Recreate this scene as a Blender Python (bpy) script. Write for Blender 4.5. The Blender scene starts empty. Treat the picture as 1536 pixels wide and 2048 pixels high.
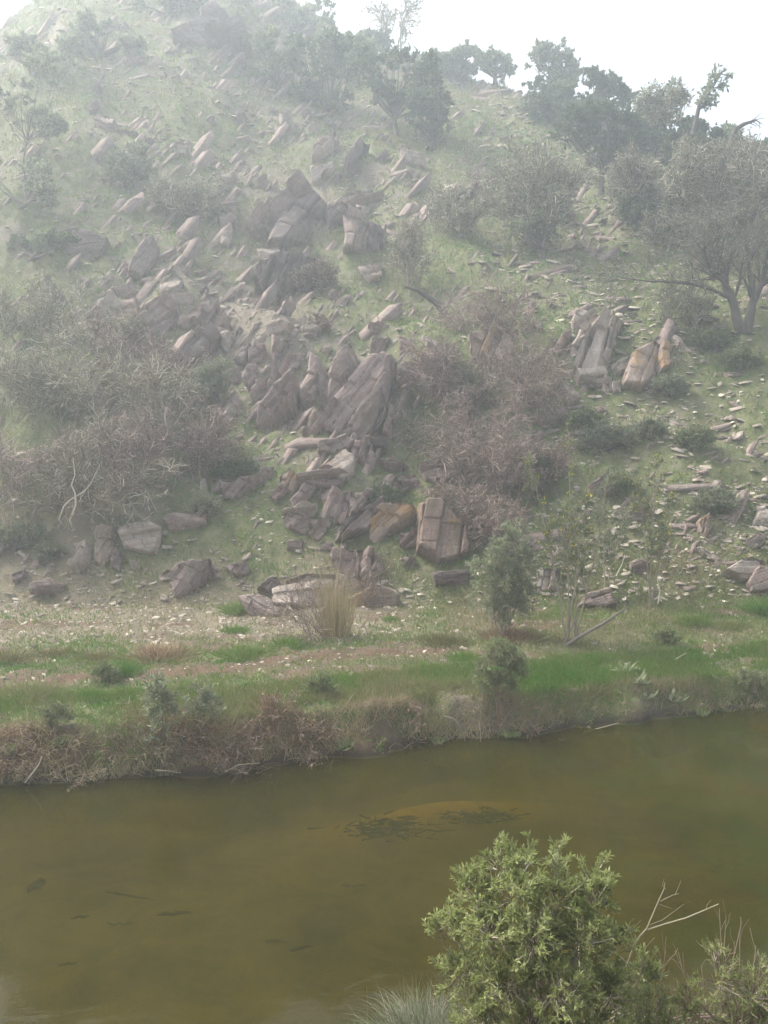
import bpy, math, random
import numpy as np
from mathutils import Vector
R = math.radians
sc = bpy.context.scene
rng = np.random.default_rng(7)
random.seed(7)

# ------------------------------------------------------------------ camera
CAM = np.array([0.0, 0.0, 6.0]); FPX = 1774.0; PITCH = math.atan(124/1774)
cam = bpy.data.cameras.new('camera'); camo = bpy.data.objects.new('camera', cam)
sc.collection.objects.link(camo); sc.camera = camo
camo.location = CAM; camo.rotation_euler = (math.pi/2 - PITCH, 0, 0)
cam.sensor_fit = 'VERTICAL'; cam.sensor_height = 24; cam.lens = 24*FPX/2048
cam.clip_start = 0.1; cam.clip_end = 3000

# ------------------------------------------------------------------ sky, sun, exposure
SUN_EL, SUN_AZ = 52, -72          # degrees; azimuth from +Y (view direction), negative = left
w = bpy.data.worlds.new('World'); sc.world = w; w.use_nodes = True
nt = w.node_tree; bg = nt.nodes['Background']
sky = nt.nodes.new('ShaderNodeTexSky'); sky.sky_type = 'NISHITA'; sky.sun_disc = False
sky.sun_elevation = R(SUN_EL); sky.sun_rotation = R(SUN_AZ); sky.dust_density = 5.0; sky.air_density = 1.0; sky.ozone_density = 0.6
hs = nt.nodes.new('ShaderNodeHueSaturation'); hs.inputs['Saturation'].default_value = 0.5
nt.links.new(sky.outputs[0], hs.inputs['Color']); nt.links.new(hs.outputs[0], bg.inputs[0])
bg.inputs[1].default_value = 0.15
sl = bpy.data.lights.new('sun', 'SUN'); sl.energy = 2.5; sl.angle = R(16); sl.color = (1, 0.94, 0.85)
so = bpy.data.objects.new('sun', sl); sc.collection.objects.link(so)
sd = Vector((math.sin(R(SUN_AZ))*math.cos(R(SUN_EL)), math.cos(R(SUN_AZ))*math.cos(R(SUN_EL)), math.sin(R(SUN_EL))))
so.rotation_euler = sd.to_track_quat('Z', 'Y').to_euler()
sc.view_settings.view_transform = 'Standard'; sc.view_settings.look = 'None'
sc.view_settings.gamma = 1; sc.view_settings.exposure = 1.42
sc.cycles.volume_bounces = 1; sc.cycles.max_bounces = 5; sc.cycles.transparent_max_bounces = 12
sc.cycles.use_denoising = True

# ------------------------------------------------------------------ noise
def _h(ix, iy, iz, seed):
    n = (ix*374761393 + iy*668265263 + iz*2147483647 + seed*1274126177) & 0xffffffff
    n = ((n ^ (n >> 13)) * 1274126177) & 0xffffffff
    n = n ^ (n >> 16)
    return (n & 0xffffff)/float(0xffffff)*2-1
def noise(x, y, z=0.0, seed=0):
    x, y, z = np.broadcast_arrays(np.asarray(x, float), np.asarray(y, float), np.asarray(z, float))
    xi, yi, zi = np.floor(x).astype(np.int64), np.floor(y).astype(np.int64), np.floor(z).astype(np.int64)
    fx, fy, fz = x-xi, y-yi, z-zi
    fx = fx*fx*(3-2*fx); fy = fy*fy*(3-2*fy); fz = fz*fz*(3-2*fz)
    o = 0
    for dx in (0, 1):
        for dy in (0, 1):
            for dz in (0, 1):
                o = o + _h(xi+dx, yi+dy, zi+dz, seed)*(fx if dx else 1-fx)*(fy if dy else 1-fy)*(fz if dz else 1-fz)
    return o
def fbm(x, y, z=0.0, oct=4, seed=0):
    s = 0; a = 1.0; t = 0
    for k in range(oct):
        s = s + a*noise(np.asarray(x)*2**k, np.asarray(y)*2**k, np.asarray(z)*2**k, seed+k*17); t += a; a *= .5
    return s/t
def sstep(a, b, x):
    t = np.clip((x-a)/(b-a), 0, 1); return t*t*(3-2*t)

# ------------------------------------------------------------------ from photograph directions to places
def ray(px, row):
    cx = (px-768)/FPX; cy = (1024-row)/FPX
    return np.array([cx, math.cos(PITCH)+cy*math.sin(PITCH), -math.sin(PITCH)+cy*math.cos(PITCH)])
def onz(px, row, z):
    d = ray(px, row); return CAM + d*((z-CAM[2])/d[2])
def aty(px, row, y):
    d = ray(px, row); return CAM + d*(y/d[1])

shore = np.array([onz(p, r, 0) for p, r in ((-900,1690),(-400,1625),(0,1577),(150,1568),(300,1558),(440,1556),(540,1535),(640,1522),(720,1512),(860,1488),(960,1482),(1060,1478),(1150,1460),(1300,1440),(1420,1432),(1536,1424),(1900,1400),(2500,1370))])
crest = np.array([aty(p, r, y) for p, r, y in ((-900,330,85),(-300,130,90),(0,75,93),(100,35,95),(180,-60,95),(350,-190,96),(520,-110,93),(600,0,90),(700,75,88),(780,105,84),(880,130,81),(960,160,78),(1045,190,75),(1150,200,71),(1250,232,67),(1320,250,63),(1400,285,60),(1470,315,57),(1560,330,54),(1750,400,50),(2300,600,45))])  # unseen peak at left raised to block the sky reflection in the water
def T(x, y, fine=True):
    x = np.asarray(x, float); y = np.asarray(y, float)
    ys = np.interp(x, shore[:, 0], shore[:, 1])
    s = y-ys + 0.25*noise(x*0.9, y*0.9, 0, 3) + 0.12*noise(x*3, y*3, 0, 4)*(1 if fine else 0)
    # bed and far bank
    yn = 8.3 + 0.25*noise(x*.5, 0, 0, 9) + np.clip(x, 0, 6)*0.08
    bed = np.maximum(-0.55, np.maximum(-0.1+s*0.55, -0.1-(y-yn)*0.6))
    # shallow sand bar under the water
    bx, by = x-1.0, y-15.0
    bed = bed + 0.42*np.exp(-(bx/1.7)**2-((by-0.25*bx)/.6)**2)*sstep(-.6, -.2, -abs(0*x)+0)*1
    near = (yn-y)*0.54
    yf = np.interp(x, [-40, -12, 0, 12, 40], [27, 26.7, 26.2, 25.5, 26])
    zf = 1.38
    hb = np.interp(x, [-8, 0, 9], [0.85, 0.78, 0.62])
    bank = hb*sstep(-0.05, 0.75, s) + 0.05*s
    top = hb + (zf-hb)*np.clip((s-.6)/np.maximum(yf-ys-.6, 1), 0, 1)
    ter = np.where(s < 0.75, np.minimum(bank, top+0.02), np.maximum(top, hb)) + 0.0
    yc = np.interp(x, crest[:, 0], crest[:, 1]); zc = np.interp(x, crest[:, 0], crest[:, 2])
    t = (y-yf)/(yc-yf)
    tt = np.clip(t, 0, 1)
    hill = (zc-zf)*(tt + 0.035*np.sin(tt*math.pi)) 
    hill = np.where(t > 1, (zc-zf)-0.55*(y-yc), hill)
    k = sstep(0, 6, y-yf)
    # benches and gullies
    u = x*0.55+y*0.1
    hill = hill + k*(0.9*fbm(x*.11, y*.13, 0, 3, 21) + 0.55*noise(u*.9, y*.35+x*.1, 0, 31)) \
         + k*0.55*np.sin((hill+0.35*x)*0.95+2*noise(x*.15, y*.15, 0, 5))*sstep(.3, -.5, noise(x*.08, y*.08, 0, 8))
    hill = np.where(t > 0, hill, 0)
    z = ter + hill
    if fine:
        a = 0.02+0.24*k
        z = z + np.where(s > 0, a, .015)*fbm(x*1.3, y*1.3, 0, 4, 41) + np.where(s > 0.1, 0.05+.03*k, 0)*noise(x*3.3, y*3.3, 0, 47)
    z = np.where(s < 0, bed, z)
    z = np.where((y < yn+1) & (y < 12), np.maximum(near + np.where(near > 0, .08, 0)*noise(x*2, y*2, 0, 6), bed), z)
    return z
_tt = np.concatenate([np.linspace(4, 40, 1500), np.linspace(40.05, 130, 1800)])
def hit(px, row):
    d = ray(px, row); d = d/d[1]
    P = CAM[None]+_tt[:, None]*d[None]
    b = np.nonzero(P[:, 2] < T(P[:, 0], P[:, 1]))[0]
    return P[b[0]] if len(b) else P[-1]*0+aty(px, row, np.interp(aty(px, row, 80)[0], crest[:, 0], crest[:, 1]))
def ground(x, y):
    return np.array([x, y, float(T(x, y))])

# ------------------------------------------------------------------ mesh and object helpers
col = sc.collection
def mesh_obj(name, V, F, mat, parent=None, attrs=None, smooth=False, loc=None):
    """F: list of int arrays (n,3) or (n,4)."""
    V = np.asarray(V, np.float32)
    if loc is not None: V = V-np.asarray(loc, np.float32)
    if isinstance(F, np.ndarray): F = [F]
    F = [f for f in F if len(f)]
    me = bpy.data.meshes.new(name)
    me.vertices.add(len(V)); me.vertices.foreach_set('co', V.ravel())
    li = np.concatenate([f.ravel() for f in F]).astype(np.int32)
    tot = np.concatenate([np.full(len(f), f.shape[1]) for f in F]).astype(np.int32)
    st = np.concatenate([[0], np.cumsum(tot)[:-1]]).astype(np.int32)
    me.loops.add(len(li)); me.loops.foreach_set('vertex_index', li)
    me.polygons.add(len(tot)); me.polygons.foreach_set('loop_start', st); me.polygons.foreach_set('loop_total', tot)
    if smooth: me.polygons.foreach_set('use_smooth', np.ones(len(tot), bool))
    me.update(calc_edges=True)
    for k, v in (attrs or {}).items():
        a = me.attributes.new(k, 'FLOAT', 'POINT'); a.data.foreach_set('value', np.asarray(v, np.float32).ravel())
    me.materials.append(mat)
    o = bpy.data.objects.new(name, me); col.objects.link(o)
    if loc is not None: o.location = [float(q) for q in loc]
    if parent is not None:
        o.parent = parent; o.location = (0, 0, 0)
    return o
def tag(o, label=None, cat=None, group=None, kind=None):
    if label: o['label'] = label
    if cat: o['category'] = cat
    if group: o['group'] = group
    if kind: o['kind'] = kind
    return o
def thing(name, loc, label, cat, group=None, rz=0):
    o = bpy.data.objects.new(name, None); col.objects.link(o); o.empty_display_size = .2
    o.location = [float(q) for q in loc]; o.rotation_euler = (0, 0, rz)
    return tag(o, label, cat, group)
def copy_thing(root, loc, rz, s, label, group=None):
    c = root.copy(); col.objects.link(c); c.location = [float(q) for q in loc]; c.rotation_euler = (0, 0, rz)
    c.scale = (s, s, s) if np.isscalar(s) else s
    tag(c, label, None, group)
    for ch in root.children:
        d = ch.copy(); col.objects.link(d); d.parent = c
    return c

# ------------------------------------------------------------------ materials
def newmat(name):
    m = bpy.data.materials.new(name); m.use_nodes = True
    n = m.node_tree; b = n.nodes['Principled BSDF']; b.inputs['Roughness'].default_value = .9
    b.inputs['Specular IOR Level'].default_value = .25
    return m, n, b
def N(n, t, **kw):
    o = n.nodes.new(t)
    for k, v in kw.items(): setattr(o, k, v)
    return o
def attr(n, name):
    a = N(n, 'ShaderNodeAttribute'); a.attribute_name = name; return a.outputs['Fac']
def tex(n, scale, detail=4, rough=.6, coord=None, dist=0):
    t = N(n, 'ShaderNodeTexNoise'); t.inputs['Scale'].default_value = scale; t.inputs['Detail'].default_value = detail
    t.inputs['Roughness'].default_value = rough; t.inputs['Distortion'].default_value = dist
    if coord is not None: n.links.new(coord, t.inputs['Vector'])
    return t.outputs['Fac']
def ramp(n, fac, stops):
    r = N(n, 'ShaderNodeValToRGB'); e = r.color_ramp.elements
    while len(e) < len(stops): e.new(.5)
    for i, (p, c) in enumerate(stops):
        e[i].position = p; e[i].color = (*c, 1) if len(c) == 3 else c
    n.links.new(fac, r.inputs[0]); return r.outputs[0]
def mix(n, fac, a, b, blend='MIX'):
    m = N(n, 'ShaderNodeMix'); m.data_type = 'RGBA'; m.blend_type = blend
    for s, v in ((m.inputs[0], fac), (m.inputs[6], a), (m.inputs[7], b)):
        if hasattr(v, 'is_output') or hasattr(v, 'links'): n.links.new(v, s)
        else: s.default_value = v if not isinstance(v, tuple) else (*v, 1)
    return m.outputs[2]
def math_(n, op, a, b=0.0):
    m = N(n, 'ShaderNodeMath'); m.operation = op
    for s, v in ((m.inputs[0], a), (m.inputs[1], b)):
        if hasattr(v, 'links'): n.links.new(v, s)
        else: s.default_value = v
    return m.outputs[0]
def bump(n, b, h, strength, dist):
    bm = N(n, 'ShaderNodeBump'); bm.inputs['Strength'].default_value = strength; bm.inputs['Distance'].default_value = dist
    n.links.new(h, bm.inputs['Height']); n.links.new(bm.outputs[0], b.inputs['Normal'])
def step_ramp(n, v, a, b):
    return ramp(n, v, [(a, (0, 0, 0)), (b, (1, 1, 1))])
def geo_pos(n): return N(n, 'ShaderNodeNewGeometry').outputs['Position']

def ramp_mat(name, stops, rough=.85, trans=0.0, noise_scale=0):
    m, n, b = newmat(name)
    c = ramp(n, attr(n, 'tint'), stops); 
    if noise_scale:
        c = mix(n, .5, c, ramp(n, tex(n, noise_scale), [(.3, (.35, .35, .35)), (.7, (1.5, 1.5, 1.5))]), 'MULTIPLY')
    n.links.new(c, b.inputs['Base Color']); b.inputs['Roughness'].default_value = rough
    if trans:
        t = N(n, 'ShaderNodeBsdfTranslucent'); n.links.new(c, t.inputs[0])
        mx = N(n, 'ShaderNodeMixShader'); mx.inputs[0].default_value = trans
        n.links.new(b.outputs[0], mx.inputs[1]); n.links.new(t.outputs[0], mx.inputs[2])
        n.links.new(mx.outputs[0], n.nodes['Material Output'].inputs['Surface'])
    return m

def make_rock_mat(name, orange, c0, c1, pale=0.5):
    m, n, b = newmat(name)
    p = geo_pos(n); st = attr(n, 'strat')
    cmb = N(n, 'ShaderNodeCombineXYZ'); n.links.new(st, cmb.inputs[0]); 
    big = tex(n, 1.6, 5, .65, p); fine = tex(n, 14, 6, .7, p)
    cx = N(n, 'ShaderNodeVectorMath'); cx.operation = 'ADD'; n.links.new(cmb.outputs[0], cx.inputs[0])
    sc2 = N(n, 'ShaderNodeVectorMath'); sc2.operation = 'SCALE'; sc2.inputs[3].default_value = .06; n.links.new(p, sc2.inputs[0]); n.links.new(sc2.outputs[0], cx.inputs[1])
    band = tex(n, 9, 4, .7, cx.outputs[0])
    c = mix(n, step_ramp(n, band, .3, .7), c0, c1)
    c = mix(n, math_(n, 'MULTIPLY', step_ramp(n, fine, .35, .7), .45), c, (c0[0]*.42, c0[1]*.42, c0[2]*.45))
    c = mix(n, math_(n, 'MULTIPLY', step_ramp(n, tex(n, 3.1, 5, .7, p), .5, .66), pale), c, (.46, .44, .38))
    c = mix(n, math_(n, 'MULTIPLY', step_ramp(n, tex(n, 1.1, 4, .6, p), .66-.24*orange, .74-.2*orange), .25+.6*orange), c, (.42, .24, .08))
    c = mix(n, math_(n, 'MULTIPLY', step_ramp(n, big, .55, .75), .35), c, (.12, .14, .07))
    n.links.new(c, b.inputs['Base Color'])
    bump(n, b, math_(n, 'ADD', math_(n, 'MULTIPLY', band, 1.2), fine), .9, .05)
    return m
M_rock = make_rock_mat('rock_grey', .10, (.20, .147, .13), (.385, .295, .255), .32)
M_rock_o = make_rock_mat('rock_ochre', .55, (.25, .185, .15), (.40, .31, .25), .35)
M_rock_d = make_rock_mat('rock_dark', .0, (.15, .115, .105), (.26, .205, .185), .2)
M_rock_p = make_rock_mat('rock_pale', .25, (.31, .245, .205), (.50, .425, .36), .6)

M_bark = ramp_mat('bark', [(0, (.07, .06, .055)), (1, (.22, .19, .16))], .95, 0, 12)
M_twig = ramp_mat('twig', [(0, (.13, .095, .08)), (.6, (.265, .195, .165)), (1, (.5, .41, .35))])
M_twig_g = ramp_mat('twig_greyish', [(0, (.16, .14, .10)), (.6, (.31, .275, .20)), (1, (.6, .56, .46))])
M_leaf_olive = ramp_mat('leaf_olive', [(0, (.09, .12, .05)), (.5, (.17, .21, .095)), (1, (.32, .36, .18))], .6, .45)
M_leaf_dark = ramp_mat('leaf_dark', [(0, (.05, .075, .035)), (.6, (.095, .13, .065)), (1, (.19, .235, .12))], .7, .45)
M_leaf_grey = ramp_mat('leaf_grey_green', [(0, (.12, .14, .085)), (.5, (.20, .23, .145)), (1, (.36, .40, .25))], .7, .45)
M_leaf_bright = ramp_mat('leaf_willow', [(0, (.09, .115, .045)), (.35, (.185, .225, .08)), (.75, (.315, .365, .135)), (1, (.54, .57, .30))], .45, .5)
M_leaf_yel = ramp_mat('leaf_yellow', [(0, (.10, .13, .06)), (.65, (.25, .29, .12)), (.9, (.5, .42, .04)), (1, (.5, .42, .04))], .7, .3)
M_reed = ramp_mat('reed_straw', [(0, (.20, .16, .08)), (.5, (.34, .28, .15)), (1, (.5, .42, .25))], .8, .2)
M_grass = ramp_mat('grass_blades', [(0, (.07, .18, .02)), (.28, (.125, .23, .035)), (.5, (.185, .225, .065)), (.72, (.26, .225, .125)), (1, (.37, .31, .20))], .8, .3)
M_grass_grey = ramp_mat('grey_grass', [(0, (.07, .10, .04)), (.5, (.16, .18, .11)), (1, (.32, .30, .23))], .8, .25)
M_weed_dry = ramp_mat('dry_weed', [(0, (.11, .07, .04)), (.45, (.25, .165, .10)), (.8, (.36, .26, .16)), (1, (.48, .38, .24))], .9, .15)
M_weed_straw = ramp_mat('straw_weed', [(0, (.11, .12, .04)), (.5, (.25, .22, .10)), (1, (.45, .39, .22))], .9, .2)
M_sunk = ramp_mat('sunken_wood', [(0, (.02, .02, .01)), (1, (.045, .04, .02))])

# ------------------------------------------------------------------ ground
def build_ground():
    yy = np.concatenate([np.arange(-12, 7, .5), np.arange(7, 14.5, .15), np.arange(14.5, 30, .065), np.arange(30, 50, .13), np.arange(50, 100, .27), np.arange(100, 170, 3.)])
    uu = np.concatenate([np.linspace(-3, -.75, 16)[:-1], np.linspace(-.75, -.52, 20)[:-1], np.linspace(-.52, .52, 440), np.linspace(.52, .75, 20)[1:], np.linspace(.75, 3, 16)[1:]])
    Y, U = np.meshgrid(yy, uu, indexing='ij')
    X = U*np.maximum(Y+2, 12)
    Z = T(X, Y)
    nx, ny = len(uu), len(yy)
    V = np.stack([X, Y, Z], -1).reshape(-1, 3)
    i = np.arange(nx*ny).reshape(ny, nx)
    F = np.stack([i[:-1, :-1], i[:-1, 1:], i[1:, 1:], i[1:, :-1]], -1).reshape(-1, 4)
    x, y, z = V.T
    ys = np.interp(x, shore[:, 0], shore[:, 1]); s = y-ys
    yf = np.interp(x, [-40, -12, 0, 12, 40], [27, 26.7, 26.2, 25.5, 26])
    g = dirt_grass(x, y)
    return V, F, g
def rocky(x, y):
    spur = np.exp(-((x+.10*y)/(.19*y))**2)*sstep(27, 31, y)
    left = np.exp(-((x+.30*y)/(.10*y))**2)*sstep(30, 34, y)*.6
    rub = sstep(.1, .2, x/np.maximum(y, 1))*sstep(26, 28, y)*sstep(60, 38, y)*.45
    top = sstep(50, 70, y)*sstep(.12, .0, x/np.maximum(y, 1))*.5
    return sstep(.10, .62, .55*np.maximum(np.maximum(spur, left), np.maximum(rub, top))+.62*fbm(x*.20+y*.06, y*.22, 0, 3, 77))
def dirt_grass(x, y):
    """material regions: grass 0..1, gravel 0..1, algae (bed) 0..1"""
    ys = np.interp(x, shore[:, 0], shore[:, 1]); s = y-ys
    yf = np.interp(x, [-40, -12, 0, 12, 40], [27, 26.7, 26.2, 25.5, 26])
    f = (s)/(yf-ys)
    # foot of the hill: pale gravel on the left, fading to the right
    gravel = sstep(.50, .68, f+.06*noise(x*.7, y*.7, 0, 61))*sstep(1.22, 1.02, f+.1*noise(x*.5, y*.5, 0, 62))*sstep(5.0, -3.0, x+2*noise(x*.4, y*.4, 0, 63))
    # bare brown earth of the track
    tr = np.interp(x, [-12, -7, -3, 0, 3.2, 5, 12], [.27, .33, .42, .49, .42, .34, .3])
    dirt = np.exp(-((f-tr+.03*noise(x*.8, y*.8, 0, 64))/.065)**2)*sstep(6.2, 3.0, x)*sstep(-.6, .1, noise(x*.9, y*1.4, 0, 65)+.35)
    dirt = np.maximum(dirt, .8*sstep(.18, .45, fbm(x*.5, y*1.5, 0, 4, 68))*sstep(1.0, 1.8, s)*(f < 1.0))
    bank = sstep(.95, .35, s+.35*noise(x*.8, y*.5, 0, 66)+.75*sstep(-2.5, 1.0, x))
    patch = fbm(x*.22, y*.22, 0, 4, 71); rk_ = rocky(x, y)
    grass = sstep(-.6, .15, patch+.2+.25*noise(x*1.1,y*1.1,0,73))
    return dict(sand=np.exp(-((x-1.0)/1.7)**2-((y-15.0-.25*(x-1.0))/.55)**2), rocky=rk_, grass=np.clip(grass*(1-.4*rk_)*(1-gravel*.55)*(1-dirt)*(1-bank*.85), 0, 1), gravel=np.clip(gravel, 0, 1), dirt=np.clip(np.maximum(dirt, bank*.9), 0, 1))
def ground_mat():
    m, n, b = newmat('hillside_ground')
    p = geo_pos(n)
    gr, gv, di = attr(n, 'grass'), attr(n, 'gravel'), attr(n, 'dirt')
    f1 = tex(n, 2.3, 6, .65, p); f2 = tex(n, 11, 5, .7, p); f3 = tex(n, 38, 3, .7, p)
    green = ramp(n, f1, [(.3, (.065, .08, .03)), (.5, (.12, .14, .055)), (.7, (.20, .185, .10))])
    soil = ramp(n, f2, [(.25, (.10, .085, .06)), (.5, (.19, .16, .12)), (.75, (.32, .28, .22))])
    peb = ramp(n, f3, [(.3, (.11, .09, .055)), (.5, (.20, .165, .11)), (.72, (.34, .29, .21))])
    earth = ramp(n, f2, [(.25, (.07, .043, .026)), (.6, (.15, .095, .058)), (.8, (.25, .185, .125))])
    k = step_ramp(n, math_(n, 'ADD', math_(n, 'MULTIPLY', gr, .42), math_(n, 'MULTIPLY', f2, .8)), .48, .70)
    c = mix(n, k, soil, green)
    rkc = ramp(n, tex(n, 4.5, 6, .7, p, .5), [(.3, (.12, .095, .08)), (.5, (.23, .185, .16)), (.7, (.36, .30, .265))])
    c = mix(n, math_(n, 'MULTIPLY', math_(n, 'MULTIPLY', attr(n, 'rocky'), .8), step_ramp(n, tex(n, 1.3, 6, .7, p), .48, .62)), c, rkc)
    c = mix(n, math_(n, 'MULTIPLY', gv, step_ramp(n, f1, .25, .55)), c, peb)
    c = mix(n, di, c, earth)
    sx = N(n, 'ShaderNodeSeparateXYZ'); n.links.new(p, sx.inputs[0])
    bedf = step_ramp(n, tex(n, .42, 5, .6, p, 1.0), .4, .62)
    xr = N(n, 'ShaderNodeMapRange'); xr.inputs[1].default_value = 0; xr.inputs[2].default_value = 6; n.links.new(sx.outputs[0], xr.inputs[0])
    bed = mix(n, math_(n, 'MULTIPLY', bedf, xr.outputs[0]), ramp(n, tex(n, .9, 6, .7, p, .6), [(.35, (.07, .062, .018)), (.65, (.16, .13, .04))]), (.05, .115, .025))
    bed = mix(n, math_(n, 'MULTIPLY', attr(n, 'sand'), step_ramp(n, f1, .2, .5)), bed, mix(n, f2, (.26, .17, .05), (.42, .30, .12)))
    zr = N(n, 'ShaderNodeMapRange'); zr.inputs[1].default_value = -.03; zr.inputs[2].default_value = .05; n.links.new(sx.outputs[2], zr.inputs[0])
    bank_foot = N(n, 'ShaderNodeMapRange'); bank_foot.inputs[1].default_value = .05; bank_foot.inputs[2].default_value = .28; n.links.new(sx.outputs[2], bank_foot.inputs[0])  # ground colour darkens down towards the waterline
    c = mix(n, bank_foot.outputs[0], (.035, .026, .016), c)
    c = mix(n, zr.outputs[0], bed, c)
    n.links.new(c, b.inputs['Base Color'])
    bump(n, b, math_(n, 'ADD', f2, f3), .8, .06)
    return m
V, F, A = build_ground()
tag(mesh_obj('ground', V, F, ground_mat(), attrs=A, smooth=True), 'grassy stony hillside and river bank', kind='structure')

# ------------------------------------------------------------------ water
def water():
    xs = np.linspace(-60, 60, 61); ysr = np.linspace(6, 34, 29)
    Y, X = np.meshgrid(ysr, xs, indexing='ij')
    V = np.stack([X, Y, X*0], -1).reshape(-1, 3); i = np.arange(len(V)).reshape(29, 61)
    F = np.stack([i[:-1, :-1], i[:-1, 1:], i[1:, 1:], i[1:, :-1]], -1).reshape(-1, 4)
    m, n, b = newmat('murky_water'); n.nodes.remove(b)
    p = geo_pos(n)
    mp = N(n, 'ShaderNodeMapping'); mp.inputs['Scale'].default_value = (1, 1.6, 1); n.links.new(p, mp.inputs[0])
    t1 = tex(n, 2.2, 4, .55, mp.outputs[0], .4)
    bm = N(n, 'ShaderNodeBump'); bm.inputs['Strength'].default_value = .07; bm.inputs['Distance'].default_value = .05; n.links.new(t1, bm.inputs['Height'])
    tr = N(n, 'ShaderNodeBsdfTransparent'); tr.inputs[0].default_value = (.70, .62, .20, 1)
    df = N(n, 'ShaderNodeBsdfDiffuse')
    n.links.new(ramp(n, tex(n, .35, 5, .65, mp.outputs[0], .8), [(.3, (.031, .034, .005)), (.55, (.050, .048, .008)), (.75, (.070, .062, .010))]), df.inputs[0])
    gl = N(n, 'ShaderNodeBsdfGlossy'); gl.inputs['Roughness'].default_value = .03; gl.inputs['Color'].default_value = (.65, .65, .6, 1); n.links.new(bm.outputs[0], gl.inputs['Normal'])
    fr = N(n, 'ShaderNodeFresnel'); fr.inputs[0].default_value = 1.33; n.links.new(bm.outputs[0], fr.inputs[1])
    m1 = N(n, 'ShaderNodeMixShader'); m1.inputs[0].default_value = .36; n.links.new(tr.outputs[0], m1.inputs[1]); n.links.new(df.outputs[0], m1.inputs[2])
    m2 = N(n, 'ShaderNodeMixShader'); n.links.new(fr.outputs[0], m2.inputs[0]); n.links.new(m1.outputs[0], m2.inputs[1]); n.links.new(gl.outputs[0], m2.inputs[2])
    n.links.new(m2.outputs[0], n.nodes['Material Output'].inputs['Surface'])
    tag(mesh_obj('water', V, F, m, smooth=True), 'still murky olive brown water', kind='structure')
water()

# ------------------------------------------------------------------ rocks
def closest_on_poly(Q, P):
    A_ = P; B_ = np.roll(P, -1, 0); d = B_-A_
    best = np.full(len(Q), 1e9); C = np.zeros_like(Q); inside = np.zeros(len(Q), bool)
    for a, b_, e in zip(A_, B_, d):
        t = np.clip(((Q-a)@e)/max(e@e, 1e-9), 0, 1); c = a+t[:, None]*e; dd = np.linalg.norm(Q-c, axis=1)
        m_ = dd < best; best[m_] = dd[m_]; C[m_] = c[m_]
        cond = ((a[1] > Q[:, 1]) != (b_[1] > Q[:, 1]))
        with np.errstate(divide='ignore', invalid='ignore'):
            xx = (b_[0]-a[0])*(Q[:, 1]-a[1])/(b_[1]-a[1])+a[0]
        inside ^= cond & (Q[:, 0] < xx)
    return np.where(inside, best, -best), C
def rough_poly(P, amp, r, levels=3):
    for l in range(levels):
        Q = np.roll(P, -1, 0); mid = (P+Q)/2; e = Q-P; ln = np.linalg.norm(e, axis=1)
        nrm = np.stack([e[:, 1], -e[:, 0]], -1)/np.maximum(ln, 1e-6)[:, None]
        mid = mid+nrm*(ln*amp*r.uniform(-1, 1, len(P)))[:, None]+e*r.uniform(-.12, .12, (len(P), 1))
        P = np.stack([P, mid], 1).reshape(-1, 2); amp *= .75
    return P
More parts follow.
